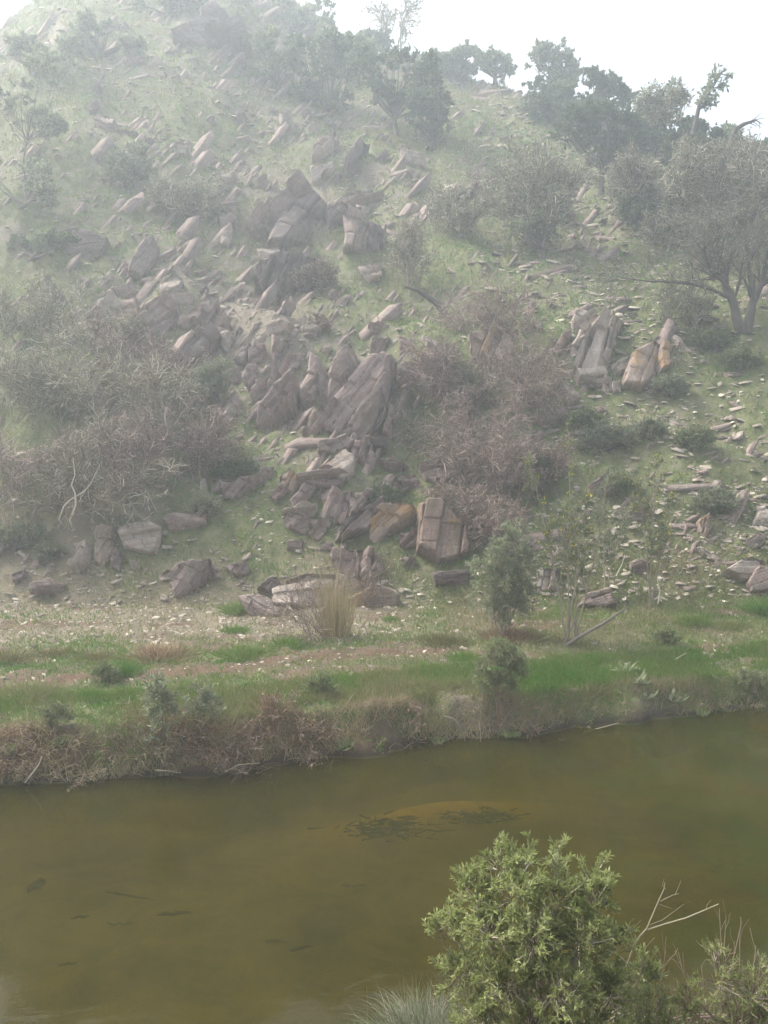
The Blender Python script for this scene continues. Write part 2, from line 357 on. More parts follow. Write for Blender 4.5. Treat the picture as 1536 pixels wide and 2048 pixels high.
def slab_mesh(P2, ang, plate, A_, thick, res, r, seedv):
    """P2: outline (2-D, metres). A split, layered rock face with depth. Returns V (a,b,depth), F, strat."""
    size = max(np.ptp(P2[:, 0]), np.ptp(P2[:, 1]))
    P = rough_poly(P2, .06, r, 2)
    c, s_ = math.cos(ang), math.sin(ang)
    Rm = np.array([[c, s_], [-s_, c]])           # u along the strata, v across
    Q = P@Rm.T
    g = size/res
    us = np.arange(Q[:, 0].min()-3*g, Q[:, 0].max()+3.5*g, g); vs = np.arange(Q[:, 1].min()-3*g, Q[:, 1].max()+3.5*g, g*.8)
    U, W = np.meshgrid(us, vs, indexing='ij'); G = np.stack([U, W], -1).reshape(-1, 2)
    G0 = G.copy()
    G = G+g*.3*r.uniform(-1, 1, G.shape)
    sdv, C = closest_on_poly(G, Q)
    u, v = G.T
    q = (v + .035*size*noise(u/size*1.7+seedv, v/size*.8, seedv) + .012*size*noise(u/size*9, v/size*4, seedv+3))/plate
    q = q + .28*np.sin(q*2.1+seedv)
    fl = np.floor(q); fr = q-fl
    k = fl.astype(int)
    h = A_*1.5*(fr-.5) + A_*1.8*_h(k, k*0+int(seedv*7) % 997, k*0, 5) - A_*1.3*np.exp(-(fr/.06)**2)
    jb = (u + size*_h(k, k*0+3, k*0, 9) + .25*(v-plate*fl))/(size*.38); fj = np.floor(jb); ff = jb-fj
    h = h + A_*1.1*_h(k, fj.astype(int), k*0, 13) + A_*.8*(ff-.5)*_h(k, fj.astype(int), k*0, 14) - A_*.7*np.exp(-(ff/.035)**2)
    # big flat facets
    fc = np.full(len(u), 1e9)
    for _ in range(7):
        aa = r.normal(size=2)*np.array([.12, .22]); p0 = r.uniform(-.4, .4, 2)*size
        fc = np.minimum(fc, (u-Q[:, 0].mean()-p0[0])*aa[0]+(v-Q[:, 1].mean()-p0[1])*aa[1]+.06*size)
    h = h + np.maximum(fc, -.22*size) + size*.012*fbm(u/size*9, v/size*9, seedv, 3, 3)
    edge = np.clip(sdv/(size*.035), 0, 1); h = h - size*.045*(1-edge)
    dep = np.where(sdv >= 0, h, 0)
    ring1 = (sdv < 0) & (sdv > -1.3*g)
    out = sdv < 0
    G = np.where(out[:, None], C, G)
    dep = np.where(ring1, -size*.10, dep); dep = np.where(out & ~ring1, -thick, dep)
    keep = sdv > -2.9*g
    nu, nv = U.shape; idx = np.arange(nu*nv).reshape(nu, nv)
    Fq = np.stack([idx[:-1, :-1], idx[1:, :-1], idx[1:, 1:], idx[:-1, 1:]], -1).reshape(-1, 4)
    Fq = Fq[keep[Fq].all(1)]
    used = np.unique(Fq); mp = np.full(nu*nv, -1); mp[used] = np.arange(len(used))
    AB = G@Rm
    V_ = np.stack([AB[:, 0], AB[:, 1], dep], -1)[used]
    return V_, mp[Fq], (G0[used, 1]/max(size, .3))*3+seedv
def rock(label, poly, deg=62, mat=None, side=0.0, plate=None, amp=.10, lift=0.0, tiltup=.5, name='rock_outcrop', cat='rock', group=None, thick=None, res=42):
    poly = np.array(poly, float); poly = poly.mean(0)+(poly-poly.mean(0))*1.10
    seedv = (hash_str(label) % 1000)/37.0; r = np.random.default_rng(hash_str(label)); LAND.append((label, poly.mean(0)))
    ib = np.argmax(poly[:, 1]); cx = poly[:, 0].mean()
    P0 = hit(cx, poly[ib, 1]-1); d0 = ray(cx, poly[ib, 1]); d0 /= np.linalg.norm(d0)
    size_m = np.ptp(poly, axis=0).max()/FPX*P0[1]
    P0 = P0 - d0*(.20*size_m+lift)
    n = np.array([side, -.85, tiltup]); n /= np.linalg.norm(n)
    e1 = np.cross(n, [0, 0, 1.0]); e1 = -e1/np.linalg.norm(e1)
    if e1[0] < 0: e1 = -e1
    e2 = np.cross(n, e1); e2 = e2 if e2[2] > 0 else -e2
    pts = []
    for px, row in poly:
        d = ray(px, row); t = ((P0-CAM)@n)/(d@n); pts.append(CAM+d*t)
    pts = np.array(pts); c0 = pts.mean(0)
    P2 = np.stack([(pts-c0)@e1, (pts-c0)@e2], -1)
    size = max(np.ptp(P2[:, 0]), np.ptp(P2[:, 1]))
    pl = plate or size/ r.uniform(4.5, 7.5)
    ap = np.ptp(poly, axis=0).max()
    rs = int(np.clip(ap*.75, 26, 90))
    Vl, Fq, st = slab_mesh(P2, R(deg), pl, size*amp, thick or (.45*size+.5), rs, r, seedv)
    Vw = c0+Vl[:, :1]*e1+Vl[:, 1:2]*e2+Vl[:, 2:3]*n
    base = np.array([Vw[:, 0].mean(), Vw[:, 1].mean(), Vw[:, 2].min()])
    # orient faces outwards
    a = Vw[Fq[:, 1]]-Vw[Fq[:, 0]]; b_ = Vw[Fq[:, 2]]-Vw[Fq[:, 0]]
    if (np.cross(a, b_)@n).mean() < 0: Fq = Fq[:, ::-1]
    o = mesh_obj(name, Vw, Fq, mat or M_rock, attrs={'strat': st}, loc=base)
    return tag(o, label, cat, group)
LAND = []
def hash_str(s):
    h = 5381
    for ch in s: h = (h*33+ord(ch)) & 0x7fffffff
    return h
M_rock_b = make_rock_mat('rock_brown', .42, (.17, .115, .09), (.28, .20, .16), .15)
G_, O_, D_, P_ = M_rock, M_rock_o, M_rock_d, M_rock_p
ROCKS = [
 # the middle scarp
 ('largest smooth leaning slab at the middle of the slope, cracked across', [(704,722),(738,712),(779,710),(766,760),(748,825),(722,868),(690,862),(640,853),(655,826),(682,770)], 62, G_, -.1, .30, .03),
 ('ochre stained block tucked beneath the right edge of the largest slab', [(752,815),(788,812),(784,868),(742,872)], 75, O_, .1),
 ('dark right flank of the largest slab', [(780,716),(800,722),(790,780),(760,850),(728,868),(750,822),(768,760)], 66, D_, .5),  # shadow side of the slab, its shade painted in as dark rock
 ('long narrow slab standing just left of the largest slab', [(672,690),(690,686),(686,735),(668,790),(640,835),(614,864),(600,852),(632,800),(650,740)], 62, G_, -.3),
 ('thin upright blade of rock two slabs left of the largest slab', [(620,708),(634,712),(630,760),(612,800),(598,812),(600,770)], 64, G_, -.2),
 ('brown tapering slab with a grassy foot left of the thin upright blade', [(575,755),(586,748),(580,800),(545,850),(512,850),(522,815),(548,780)], 62, G_, -.1),
 ('ragged plate just above the brown tapering slab', [(543,672),(576,676),(580,704),(565,745),(538,757),(545,700)], 66, G_, .1),
 ('pale tipped wedge beside the ragged plate', [(574,710),(602,704),(600,730),(568,750)], 55, G_, .2),
 ('small dark edged blade on the left rim of the middle scarp', [(484,700),(500,690),(491,732),(472,726)], 66, D_, -.2),
 ('pinkish squarish face next to the small dark edged blade', [(500,693),(529,694),(526,716),(495,730)], 40, G_, 0),
 ('oval pinkish plate below the pinkish squarish face', [(490,738),(512,731),(513,765),(496,777),(485,757)], 70, G_, -.1),
 ('little knob of rock on the far left of the middle scarp', [(455,742),(477,735),(477,766),(458,764)], 60, G_, -.2),
 ('small split block under the oval pinkish plate', [(518,762),(532,764),(521,790),(502,802),(504,780)], 60, G_, 0),
 ('leaning splinter pair at the scarp foot beside the olive bush', [(434,834),(455,798),(472,808),(458,830),(442,850)], 58, P_, -.2),
 ('low chunky cap stone above the ragged plate', [(534,650),(556,640),(580,646),(560,660),(534,670)], 25, P_, -.1),
 ('pale narrow streak of rock at the upper left of the middle scarp', [(504,648),(518,640),(492,680),(478,688)], 58, P_, -.2),
 ('small rounded knob between the cap stone and the narrow pale streak', [(510,670),(532,658),(527,680),(506,688)], 45, P_, -.1),
 ('lone flat topped stone on the grassy bench above the scarp', [(603,657),(618,650),(640,658),(632,668),(602,671)], 5, P_, 0),
 ('flat reddish stone on the bench directly above the largest slab', [(737,650),(758,644),(783,657),(748,662)], -12, G_, 0),
 ('fractured block sitting on the head of the largest slab', [(744,674),(778,673),(776,700),(766,714),(742,712)], 66, G_, .1),
 ('sloping pale stone among the first brown twigs right of the scarp', [(846,668),(882,686),(876,702),(855,690)], -32, P_, .1),
 ('small brown stone with a white edge right of the fractured block', [(798,670),(822,680),(817,702),(799,702)], -30, G_, 0),
 ('grey ledge of broken plates directly under the largest slab', [(640,884),(690,872),(706,882),(676,904),(638,899)], 25, G_, 0),
 ('dark brown wedge below the right end of the largest slab', [(712,880),(738,872),(754,918),(736,932),(704,906)], 70, G_, .2),
 ('thin shelf that props up the foot of the largest slab', [(664,862),(772,872),(768,886),(682,878)], 3, D_, 0),
 # lower crag in the centre
 ('bluish grey pointed slab lying on top of the central crag', [(648,928),(688,893),(709,918),(706,942),(686,957),(672,946)], 35, P_, 0, None, .03),
 ('thinly layered ledge in front of the bluish grey pointed slab', [(594,952),(650,928),(692,944),(681,963),(650,969),(602,964)], 12, G_, 0, .13, .06),
 ('upright ochre based boulder left of the layered ledge', [(560,950),(580,934),(602,962),(586,986),(560,974)], 70, O_, -.1),
 ('narrow leaning shard below the ochre based boulder', [(540,992),(560,964),(572,976),(549,1004)], 50, G_, -.2),
 ('brown slanting plate half sunk in grass behind the central crag', [(580,1000),(606,968),(630,972),(612,1000),(590,1016)], 55, G_, .1),
 ('left block of the tall three part crag face', [(640,980),(662,972),(686,984),(681,1036),(633,1036)], 72, G_, -.15, None, .05),
 ('middle block of the tall three part crag face', [(684,984),(702,981),(703,1006),(690,1044),(666,1041)], 72, G_, .1),
 ('right block of the tall three part crag face with a pointed lip', [(701,984),(752,986),(757,998),(722,1022),(700,1034)], 50, G_, .15),
 ('deeply shaded overhang on the right of the central crag', [(690,1046),(704,1030),(757,1000),(775,1018),(730,1062),(684,1070)], 40, D_, .4),  # shade of the overhang is put into the colour with dark rock
 ('thin flat plates stacked on the left end of the central crag', [(567,1022),(610,1007),(633,1012),(626,1028),(600,1030)], 10, P_, 0, .1),
 ('squared block at the lower left corner of the central crag', [(569,1026),(616,1032),(606,1064),(569,1050)], 50, G_, -.2),
 ('diamond shaped block at the bottom tip of the central crag', [(618,1034),(660,1042),(638,1080),(614,1066)], 52, G_, 0),
 ('small pinkish block with a flat top below the squared block', [(574,1080),(606,1082),(602,1100),(576,1100)], 5, G_, 0),
 ('flat dark edged stone on the grass right of the ledge', [(748,920),(788,913),(814,928),(772,937)], 3, G_, 0, .12),
 ('upright grey block right of the central crag top', [(765,955),(784,948),(802,966),(782,986),(765,1002),(757,976)], 62, G_, -.2),
 ('rounded bluish boulder behind the upright grey block', [(795,950),(830,948),(838,970),(805,976)], 5, G_, 0),
 ('low broad rock face overhung by the brown brush', [(838,926),(875,916),(926,920),(908,955),(850,960)], 8, G_, 0),
 ('orange tinted leaning wedge in the gap right of the crag', [(744,1024),(764,1008),(806,1004),(822,1008),(814,1030),(770,1062),(750,1087),(738,1080)], 52, O_, -.2),
 ('split cube of rock on the grass below the leaning wedge', [(800,1070),(828,1060),(841,1080),(816,1096),(800,1092)], 60, G_, -.2),
 ('tall brown slab streaked with ochre beneath the brown brush', [(842,1010),(882,1002),(930,1050),(934,1098),(880,1116),(841,1090)], 76, M_rock_b, .1, .9, .035),
 ('grooved brown block above the reed clump', [(664,1095),(726,1099),(722,1130),(713,1162),(694,1156),(668,1126)], 78, G_, -.1),
 ('shaded block leaning on the right of the grooved brown block', [(718,1100),(746,1100),(770,1140),(738,1163),(722,1142)], 72, G_, .4),
 ('small lumpy stone above the grooved brown block', [(643,1082),(664,1084),(662,1100),(640,1099)], 30, G_, 0),
 ('large smooth grey boulder left of the reed clump', [(546,1172),(608,1145),(664,1148),(676,1196),(604,1210),(547,1202)], 8, P_, -.1, None, .03),
 ('flat purplish boulder sloping into the gravel', [(478,1192),(530,1186),(566,1226),(500,1228)], -30, G_, 0, None, .03),
 ('rounded stone behind the reed clump', [(660,1145),(702,1150),(722,1166),(702,1187),(670,1182)], 10, P_, 0),
 ('low pinkish boulder right of the reed clump', [(700,1192),(758,1168),(796,1188),(784,1211),(702,1214)], 5, O_, 0, None, .03),
 ('dark fissured lump on the left shoulder of the large smooth boulder', [(516,1176),(548,1154),(560,1166),(546,1184)], 35, D_, 0),
 # lower left
 ('angular grey stone at the right edge of the left thicket', [(393,922),(414,907),(429,914),(411,942),(387,940)], 50, P_, -.2),
 ('long low block with a flat top on the left grass slope', [(323,1032),(348,1021),(406,1020),(407,1044),(342,1057)], 3, G_, 0, None, .04),
 ('big square faced block with a bright lower lip on the left slope', [(238,1050),(298,1044),(317,1054),(308,1102),(250,1092)], 12, P_, 0, None, .05),
 ('orange fronted standing stone left of the big square block', [(196,1056),(221,1051),(216,1080),(227,1100),(206,1127),(187,1116),(190,1085)], 78, O_, -.1),
 ('pale split pillar at the left end of the row of standing stones', [(150,1090),(166,1078),(171,1120),(152,1143),(141,1132)], 76, P_, -.2),
 ('narrow dark post of rock between the orange stone and the square block', [(229,1090),(244,1108),(238,1142),(224,1132)], 84, D_, 0),
 ('grooved rounded outcrop at the top of the left gravel', [(344,1152),(368,1126),(414,1117),(420,1140),(396,1166),(352,1192)], 65, G_, -.1),
 ('small humped stone touching the grooved rounded outcrop', [(318,1150),(332,1140),(348,1142),(346,1158),(322,1162)], 20, P_, 0),
 ('little dark stone near the left edge above the gravel', [(24,1148),(48,1139),(52,1154),(30,1167)], 35, D_, 0),
 ('low mossy stone near the left edge above the gravel', [(60,1167),(98,1157),(127,1170),(106,1187),(61,1184)], 5, G_, 0),
 ('white faced fragment below the square faced block', [(260,1121),(276,1124),(281,1135),(265,1142)], -20, P_, 0),
 ('cracked grey stone left of the large smooth boulder', [(453,1132),(489,1121),(497,1144),(466,1152)], 60, G_, 0),
 ('brown broken face in the short bank left of the central crag', [(443,966),(518,944),(526,960),(482,986),(448,992)], 60, G_, 0),
 ('brown knob at the right end of the short bank', [(524,936),(546,933),(542,955),(521,962)], 70, G_, 0),
 ('pale upright shard above the silvery bush', [(400,964),(410,958),(417,986),(403,992)], 80, P_, 0),
 ('pinkish stone left end of the short bank', [(420,960),(440,955),(446,984),(424,986)], 70, G_, 0),
 # left, half way up
 ('tall dark pointed boulder standing alone on the left slope', [(268,512),(288,472),(304,473),(317,490),(311,522),(286,550),(259,541)], 62, D_, .2, None, .03),
 ('pale rounded boulder below right of the tall pointed boulder', [(323,562),(345,544),(362,555),(346,577),(321,582)], 40, P_, 0, None, .03),
 ('pale fluted outcrop left of the orange patch', [(188,602),(226,588),(236,620),(216,652),(184,648)], 68, P_, -.1),
 ('mossy cap rock above the orange patch', [(218,578),(250,567),(277,580),(242,592)], 12, G_, 0),
 ('bright orange faced rock on the left slope', [(234,600),(268,598),(270,622),(242,630)], 20, O_, 0, None, .03),
 ('long humped outcrop right of the orange faced rock', [(280,622),(318,590),(346,600),(342,640),(320,663),(278,648)], 55, G_, -.1),
 ('flat pale slab lying above the long humped outcrop', [(342,590),(382,588),(374,605),(344,606)], 5, P_, 0),
 ('brown slanting face left of the twin peaked boulder', [(380,622),(411,610),(397,640),(360,662)], 48, G_, -.2),
 ('twin peaked boulder with a dark right face', [(408,612),(434,611),(462,650),(432,662),(400,640)], 60, G_, .3),
 ('large dark leaning rock capped by a thin white ledge', [(374,670),(420,657),(438,666),(408,702),(386,742),(358,744)], 60, D_, .1),
 ('thin white ledge over the dark leaning rock', [(382,660),(428,656),(432,664),(386,668)], 3, P_, 0, None, .03, .25),
 ('bright squared cap stone on the upper cube outcrop', [(514,494),(554,489),(558,504),(520,514)], 3, P_, 0, None, .03, .2),
 ('cube like outcrop with vertical fluting in the upper middle', [(519,520),(560,505),(600,502),(645,520),(632,570),(575,582),(515,570)], 72, D_, .1, .28),
 ('reddish ledge under the fluted cube outcrop', [(530,582),(572,586),(566,602),(534,600)], 5, O_, 0),
 ('pale tilted stone right of the fluted cube outcrop', [(718,532),(760,519),(762,545),(735,562)], 40, P_, 0),
 ('dark leaning spike near the left edge', [(84,545),(97,548),(124,588),(105,602)], -55, D_, 0),
 ('wide dark hump high on the left slope', [(126,484),(168,459),(208,470),(184,512),(128,504)], 20, D_, 0, None, .03),
 # upper middle
 ('tall pale spearhead slab high in the middle', [(624,318),(638,275),(662,256),(661,285),(646,312)], 62, P_, -.1),
 ('pale ribbed left edge of the great dark crag', [(530,402),(560,374),(600,358),(613,368),(582,400),(560,440),(512,478),(506,462)], 58, G_, -.3),
 ('great dark crag face in the upper middle', [(560,440),(590,402),(622,376),(652,400),(640,450),(590,484),(540,488)], 60, D_, .2),
 ('stepped blades above the great dark crag', [(622,334),(650,323),(667,318),(656,345),(626,366)], 58, P_, -.1),
 ('dark upright fin high right of the spearhead slab', [(686,334),(716,284),(740,284),(734,322),(700,350)], 66, D_, .2),
 ('arched brown outcrop right of the great dark crag', [(676,404),(700,374),(752,378),(772,396),(722,408)], 20, G_, 0),
 ('shadowed recess block below the arched outcrop', [(656,408),(690,412),(720,410),(700,440),(660,450)], 50, D_, .1),  # recess shade painted in by the dark rock colour
 ('brown vertical block below right of the arched outcrop', [(688,432),(732,440),(748,446),(726,497),(688,502)], 75, G_, 0),
 ('grey fluted block at the right end of the upper crag', [(735,450),(772,454),(768,492),(735,502)], 80, D_, .1),
 ('flat pale cap high on the right of the upper crag', [(800,300),(840,308),(854,332),(812,328)], -20, P_, 0),
 ('small cream triangular stone under the flat pale cap', [(811,337),(840,345),(830,357)], -20, P_, 0),
 ('blocky pale stone on the upper grass left of the spearhead slab', [(560,226),(582,221),(590,255),(565,266)], 66, P_, .1),
 ('small twin blade stone on the upper grass', [(512,378),(516,350),(531,344),(526,366)], 60, G_, 0),
 ('pale slanting stone on the upper left grass', [(432,378),(442,350),(471,341),(462,360)], 40, P_, 0),
 ('broad white topped stone high on the left grass', [(328,288),(350,280),(374,284),(366,301),(334,304)], 5, P_, 0),
 ('pinkish leaning block left of the great dark crag', [(438,424),(466,408),(472,440),(444,458)], 60, G_, 0),
 ('small pale tooth below the pinkish leaning block', [(444,466),(460,464),(456,491),(442,491)], 80, P_, 0),
 ('craggy summit outcrop near the top of the hill', [(352,82),(398,40),(430,14),(462,40),(494,72),(440,82),(400,88)], 40, D_, 0),
 ('pale shelf below the summit outcrop', [(430,78),(470,68),(512,84),(490,94),(440,90)], 3, P_, 0),
 ('dark edged flat rock high on the left', [(220,264),(248,255),(272,260),(264,270),(228,272)], 5, D_, 0),
 ('brown sloping outcrop left of the high flat rock', [(186,238),(210,228),(232,244),(220,262),(196,256)], -30, G_, 0),
 # right hand cluster
 ('whitish fluted outcrop on the right slope', [(1163,668),(1200,630),(1217,640),(1207,700),(1196,742),(1156,737)], 70, P_, -.1),
 ('pale stepped blocks heaped at the head of the whitish fluted outcrop', [(1146,640),(1156,618),(1190,622),(1196,640),(1170,660),(1148,658)], 40, P_, 0),
 ('broad pinkish plate leaning on the left of the whitish fluted outcrop', [(1136,735),(1142,690),(1160,655),(1180,660),(1168,720),(1156,745)], 72, P_, -.1),
 ('lumpy pale foot below the narrow pale rib', [(1186,744),(1196,706),(1226,700),(1222,738),(1206,756)], 60, P_, .1),
 ('pinkish stub left of the whitish fluted outcrop', [(1108,684),(1140,664),(1152,690),(1120,712)], 62, G_, -.1),
 ('narrow pale rib right of the whitish fluted outcrop', [(1216,640),(1248,640),(1232,690),(1209,702)], 66, P_, .1),
 ('oval grey slab with an orange foot on the right slope', [(1270,700),(1306,673),(1324,690),(1312,740),(1285,770),(1252,762)], 66, O_, 0, None, .03),
 ('orange fronted block right of the oval grey slab', [(1325,686),(1354,688),(1348,725),(1324,737)], 80, O_, .1),
 ('long thin pale slab sloping down to the right', [(1348,671),(1364,674),(1388,704),(1374,704)], -42, P_, 0),
 ('white capped ledge under the whitish fluted outcrop', [(1154,746),(1206,741),(1217,770),(1160,764)], 5, P_, 0),
 ('small egg shaped pale stone under the white capped ledge', [(1206,752),(1222,754),(1222,786),(1206,782)], 80, P_, 0),
 ('little pale stone right of the egg shaped stone', [(1225,766),(1240,761),(1242,780),(1227,784)], 70, P_, 0),
 ('bright notched stone between the fluted outcrop and the oval slab', [(1222,728),(1256,711),(1257,740),(1232,748)], 30, P_, 0),
 ('bent pale stone on the grass below the fluted outcrop', [(1108,762),(1136,761),(1158,800),(1130,807),(1136,786)], -30, P_, 0),
 ('flat pale rubble slab beside the brown brush on the right', [(1062,833),(1118,815),(1133,834),(1085,847)], 5, P_, 0),
 ('ochre faced boulder behind the brown brush', [(944,663),(985,649),(1021,665),(1027,712),(985,727),(948,702)], 65, O_, .1),
 ('domed pinkish boulder near the right edge above the path', [(1453,1140),(1488,1115),(1526,1119),(1526,1140),(1494,1158)], 8, P_, 0, None, .03),
 ('dark based boulder cut by the right edge of the photo', [(1500,1162),(1518,1134),(1565,1140),(1565,1184),(1508,1178)], 20, G_, 0, None, .03),
 ('flat topped boulder at the right edge higher up', [(1509,1048),(1520,1020),(1565,1018),(1565,1054)], 10, P_, 0, None, .03),
 ('brown humped rock behind the yellow flecked saplings', [(1254,1026),(1288,1007),(1308,1022),(1300,1036),(1262,1040)], 8, G_, 0),
 ('reddish stone with a pale cap in the right hand grass', [(1398,1040),(1416,1030),(1424,1052),(1412,1072),(1402,1060)], 70, O_, 0),
 ('grey blocky stone behind the leafy green shrub', [(1078,1140),(1124,1134),(1122,1180),(1074,1178)], 75, P_, 0),
 ('low brown mound of rock behind the leaning branch', [(1160,1212),(1176,1188),(1216,1180),(1228,1212)], 15, G_, 0),
 ('low dark rock left of the leafy green shrub', [(868,1142),(936,1138),(934,1166),(874,1168)], 10, D_, 0),
 ('small grey stone on the grass left of the low dark rock', [(804,1116),(830,1114),(828,1136),(810,1138)], 60, G_, 0),
 ('long pale plank of rock at the path edge on the right', [(1394,1094),(1406,1094),(1440,1116),(1432,1120)], -32, P_, 0),
 ('pale split stone near the top of the right path', [(1494,1082),(1520,1064),(1536,1074),(1516,1098)], 30, P_, 0),
 ('grey rounded rock behind the saplings trunks', [(1262,1128),(1288,1118),(1298,1130),(1292,1146),(1266,1146)], 10, G_, 0),
 ('dull purple block in the brush right of the twin stems', [(1180,968),(1208,948),(1236,956),(1226,986),(1190,984)], 30, G_, 0),
]
for rk in ROCKS:
    label, poly, deg, mat, side = rk[:5]
    rock(label, poly, deg, mat, side, rk[5] if len(rk) > 5 else None, rk[6] if len(rk) > 6 else .10, rk[7] if len(rk) > 7 else 0.0)

# loose and half buried rocks: a few shapes, copied
def boulder_template(kind, i):
    r = np.random.default_rng(100+i+50*len(kind))
    na = 9
    th = np.sort(r.uniform(0, 2*math.pi, na)); 
    if kind == 'blade': P2 = np.stack([np.cos(th)*.5*r.uniform(.85, 1, na), np.sin(th)*.17*r.uniform(.7, 1, na)], -1); thick = .35
    else: P2 = np.stack([np.cos(th)*.5*r.uniform(.8, 1, na), np.sin(th)*.4*r.uniform(.8, 1, na)], -1); thick = .16
    Vl, Fq, st = slab_mesh(P2, 0, .16, .05, thick, 18, r, i*3.1)
    if kind == 'flat': Vl[:, 2] *= .8
    a = Vl[Fq[:, 1]]-Vl[Fq[:, 0]]; b_ = Vl[Fq[:, 2]]-Vl[Fq[:, 0]]
    if np.cross(a, b_)[:, 2].mean() < 0: Fq = Fq[:, ::-1]
    return Vl, Fq, st
TPL = {}
for kind, nm in (('blade', 'rock_blade'), ('flat', 'flat_stone')):
    for i in range(4):
        for mk, mm in (('g', M_rock), ('p', M_rock_p), ('d', M_rock_d)):
            Vl, Fq, st = boulder_template(kind, i)
            me = mesh_obj(nm, Vl, Fq, mm, attrs={'strat': st})
            TPL[(kind, i, mk)] = me.data; bpy.data.objects.remove(me)
from mathutils import Matrix
def put_tpl(kind, P, size, mk, label, group, cat='rock', deg=None, r=rng):
    o = bpy.data.objects.new('leaning_rock' if kind == 'blade' else 'flat_stone', TPL[(kind, int(r.integers(4)), mk)])
    col.objects.link(o)
    if kind == 'blade':
        n = Vector((r.uniform(-.4, .1), -.8, r.uniform(.25, .6))).normalized()
        dg = R(deg if deg is not None else r.normal(58, 6))
        e = Vector((math.cos(dg), 0.35*math.sin(dg), math.sin(dg))); e = (e-n*e.dot(n)).normalized()
        y = n.cross(e)
        P = np.array(P)+np.array([0, -.02, .12*size])
    else:
        n = Vector((r.uniform(-.25, .25), -.15+r.uniform(-.25, .15), 1)).normalized()
        e = Vector((math.cos(r.uniform(0, 6.28)), math.sin(r.uniform(0, 6.28)), 0)); e = (e-n*e.dot(n)).normalized(); y = n.cross(e)
        P = np.array(P)+np.array([0, 0, .07*size])
    m = Matrix((e, y, n)).transposed().to_4x4()
    o.matrix_world = Matrix.Translation([float(q) for q in P]) @ m @ Matrix.Diagonal((size, size*r.uniform(.7, 1.1), size, 1))
    return tag(o, label, cat, group)
# (count, x range, row range, kind, size px range, material keys, wording, group)
SC = [
 (46, (170,620), (40,330), 'blade', (26,66), 'gpd', 'hazy rock fin', 'rock fins on the upper left grass'),
 (26, (560,900), (200,420), 'blade', (28,72), 'gd', 'tilted rock fin', 'rock fins around the upper crag'),
 (28, (150,520), (330,620), 'blade', (26,64), 'gp', 'small leaning fin', 'rock fins on the left mid slope'),
 (18, (780,1120), (250,640), 'blade', (20,44), 'gp', 'half buried stone', 'half buried stones right of the upper crag'),
 (22, (880,1250), (400,640), 'flat', (16,36), 'gp', 'flat stone', 'flat stones on the right upper slope'),
 (34, (440,800), (590,880), 'blade', (36,84), 'gpg', 'narrow rock splinter', 'splinters of the middle scarp'),
 (12, (200,480), (560,700), 'blade', (28,60), 'gd', 'leaning grey splinter', 'splinters of the left outcrops'),
 (42, (1060,1536), (740,1010), 'flat', (20,52), 'pg', 'rubble stone', 'stones of the right rubble slope'),
 (22, (1060,1400), (620,1060), 'blade', (22,48), 'gp', 'short upright stone', 'short upright stones on the right slope'),
 (18, (1220,1536), (1010,1190), 'flat', (20,48), 'pg', 'pale stone', 'pale stones above the right path'),
 (30, (230,600), (1060,1200), 'flat', (14,34), 'pg', 'loose scree stone', 'loose stones of the central scree'),
 (14, (0,480), (1195,1300), 'flat', (12,30), 'g', 'flat gravel stone', 'flat stones on the left gravel'),
 (12, (480,960), (1205,1310), 'flat', (10,22), 'p', 'small whitish stone', 'white stones beside the track'),
 (8, (980,1450), (1190,1300), 'flat', (10,26), 'p', 'terrace stone', 'pale stones behind the saplings'),
]
import re
def short_names():
    cut = re.compile(r',| (at|on|in|beneath|under|below|above|left|right|beside|between|next|tucked|leaning|just|two|with|standing|lying|near|that|from|behind|high|sloping|half|touching|among|over|cut|directly|sitting|underneath|of|by|into|growing) ')
    hd = [cut.split(l)[0].strip() for l, _ in LAND]
    out = []
    for (l, c), h in zip(LAND, hd):
        if hd.count(h) == 1 and len(h.split()) >= 2: out.append((h, c))
        elif len(l.split()) <= 7: out.append((l, c))
    return out
def scatter_rocks():
    names = short_names(); C = np.array([c for _, c in names]); items = {}
    words = ['right of', 'upper right of', 'above', 'upper left of', 'left of', 'lower left of', 'below', 'lower right of']
    for cnt, xr, rr, kind, sz, keys, word, group in SC:
        for k in range(cnt):
            px, row = rng.uniform(*xr), rng.uniform(*rr)
            P = hit(px, row); s = rng.uniform(*sz)/FPX*P[1]
            o = put_tpl(kind, P, float(s), keys[int(rng.integers(len(keys)))], word, group)
            q = np.array([px, row]); dd = np.linalg.norm(C-q, axis=1); j = int(dd.argmin()); v = q-C[j]
            w_ = words[int(round(math.atan2(-v[1], v[0])/(math.pi/4))) % 8]
            items.setdefault((word, w_, names[j][0]), []).append((dd[j], o))
    ords = ['nearest', 'second nearest', 'third nearest', 'fourth nearest', 'fifth nearest', 'sixth nearest', 'seventh nearest', 'eighth nearest', 'ninth nearest', 'tenth nearest'] + ['%dth nearest' % k for k in range(11, 40)]
    for (word, w_, nm), L_ in items.items():
        L_.sort(key=lambda t: t[0])
        for k, (d_, o) in enumerate(L_):
            o['label'] = '%s %s the %s' % (word, w_, nm) if len(L_) == 1 else '%s %s the %s, %s' % (word, w_, nm, ords[k])
scatter_rocks()
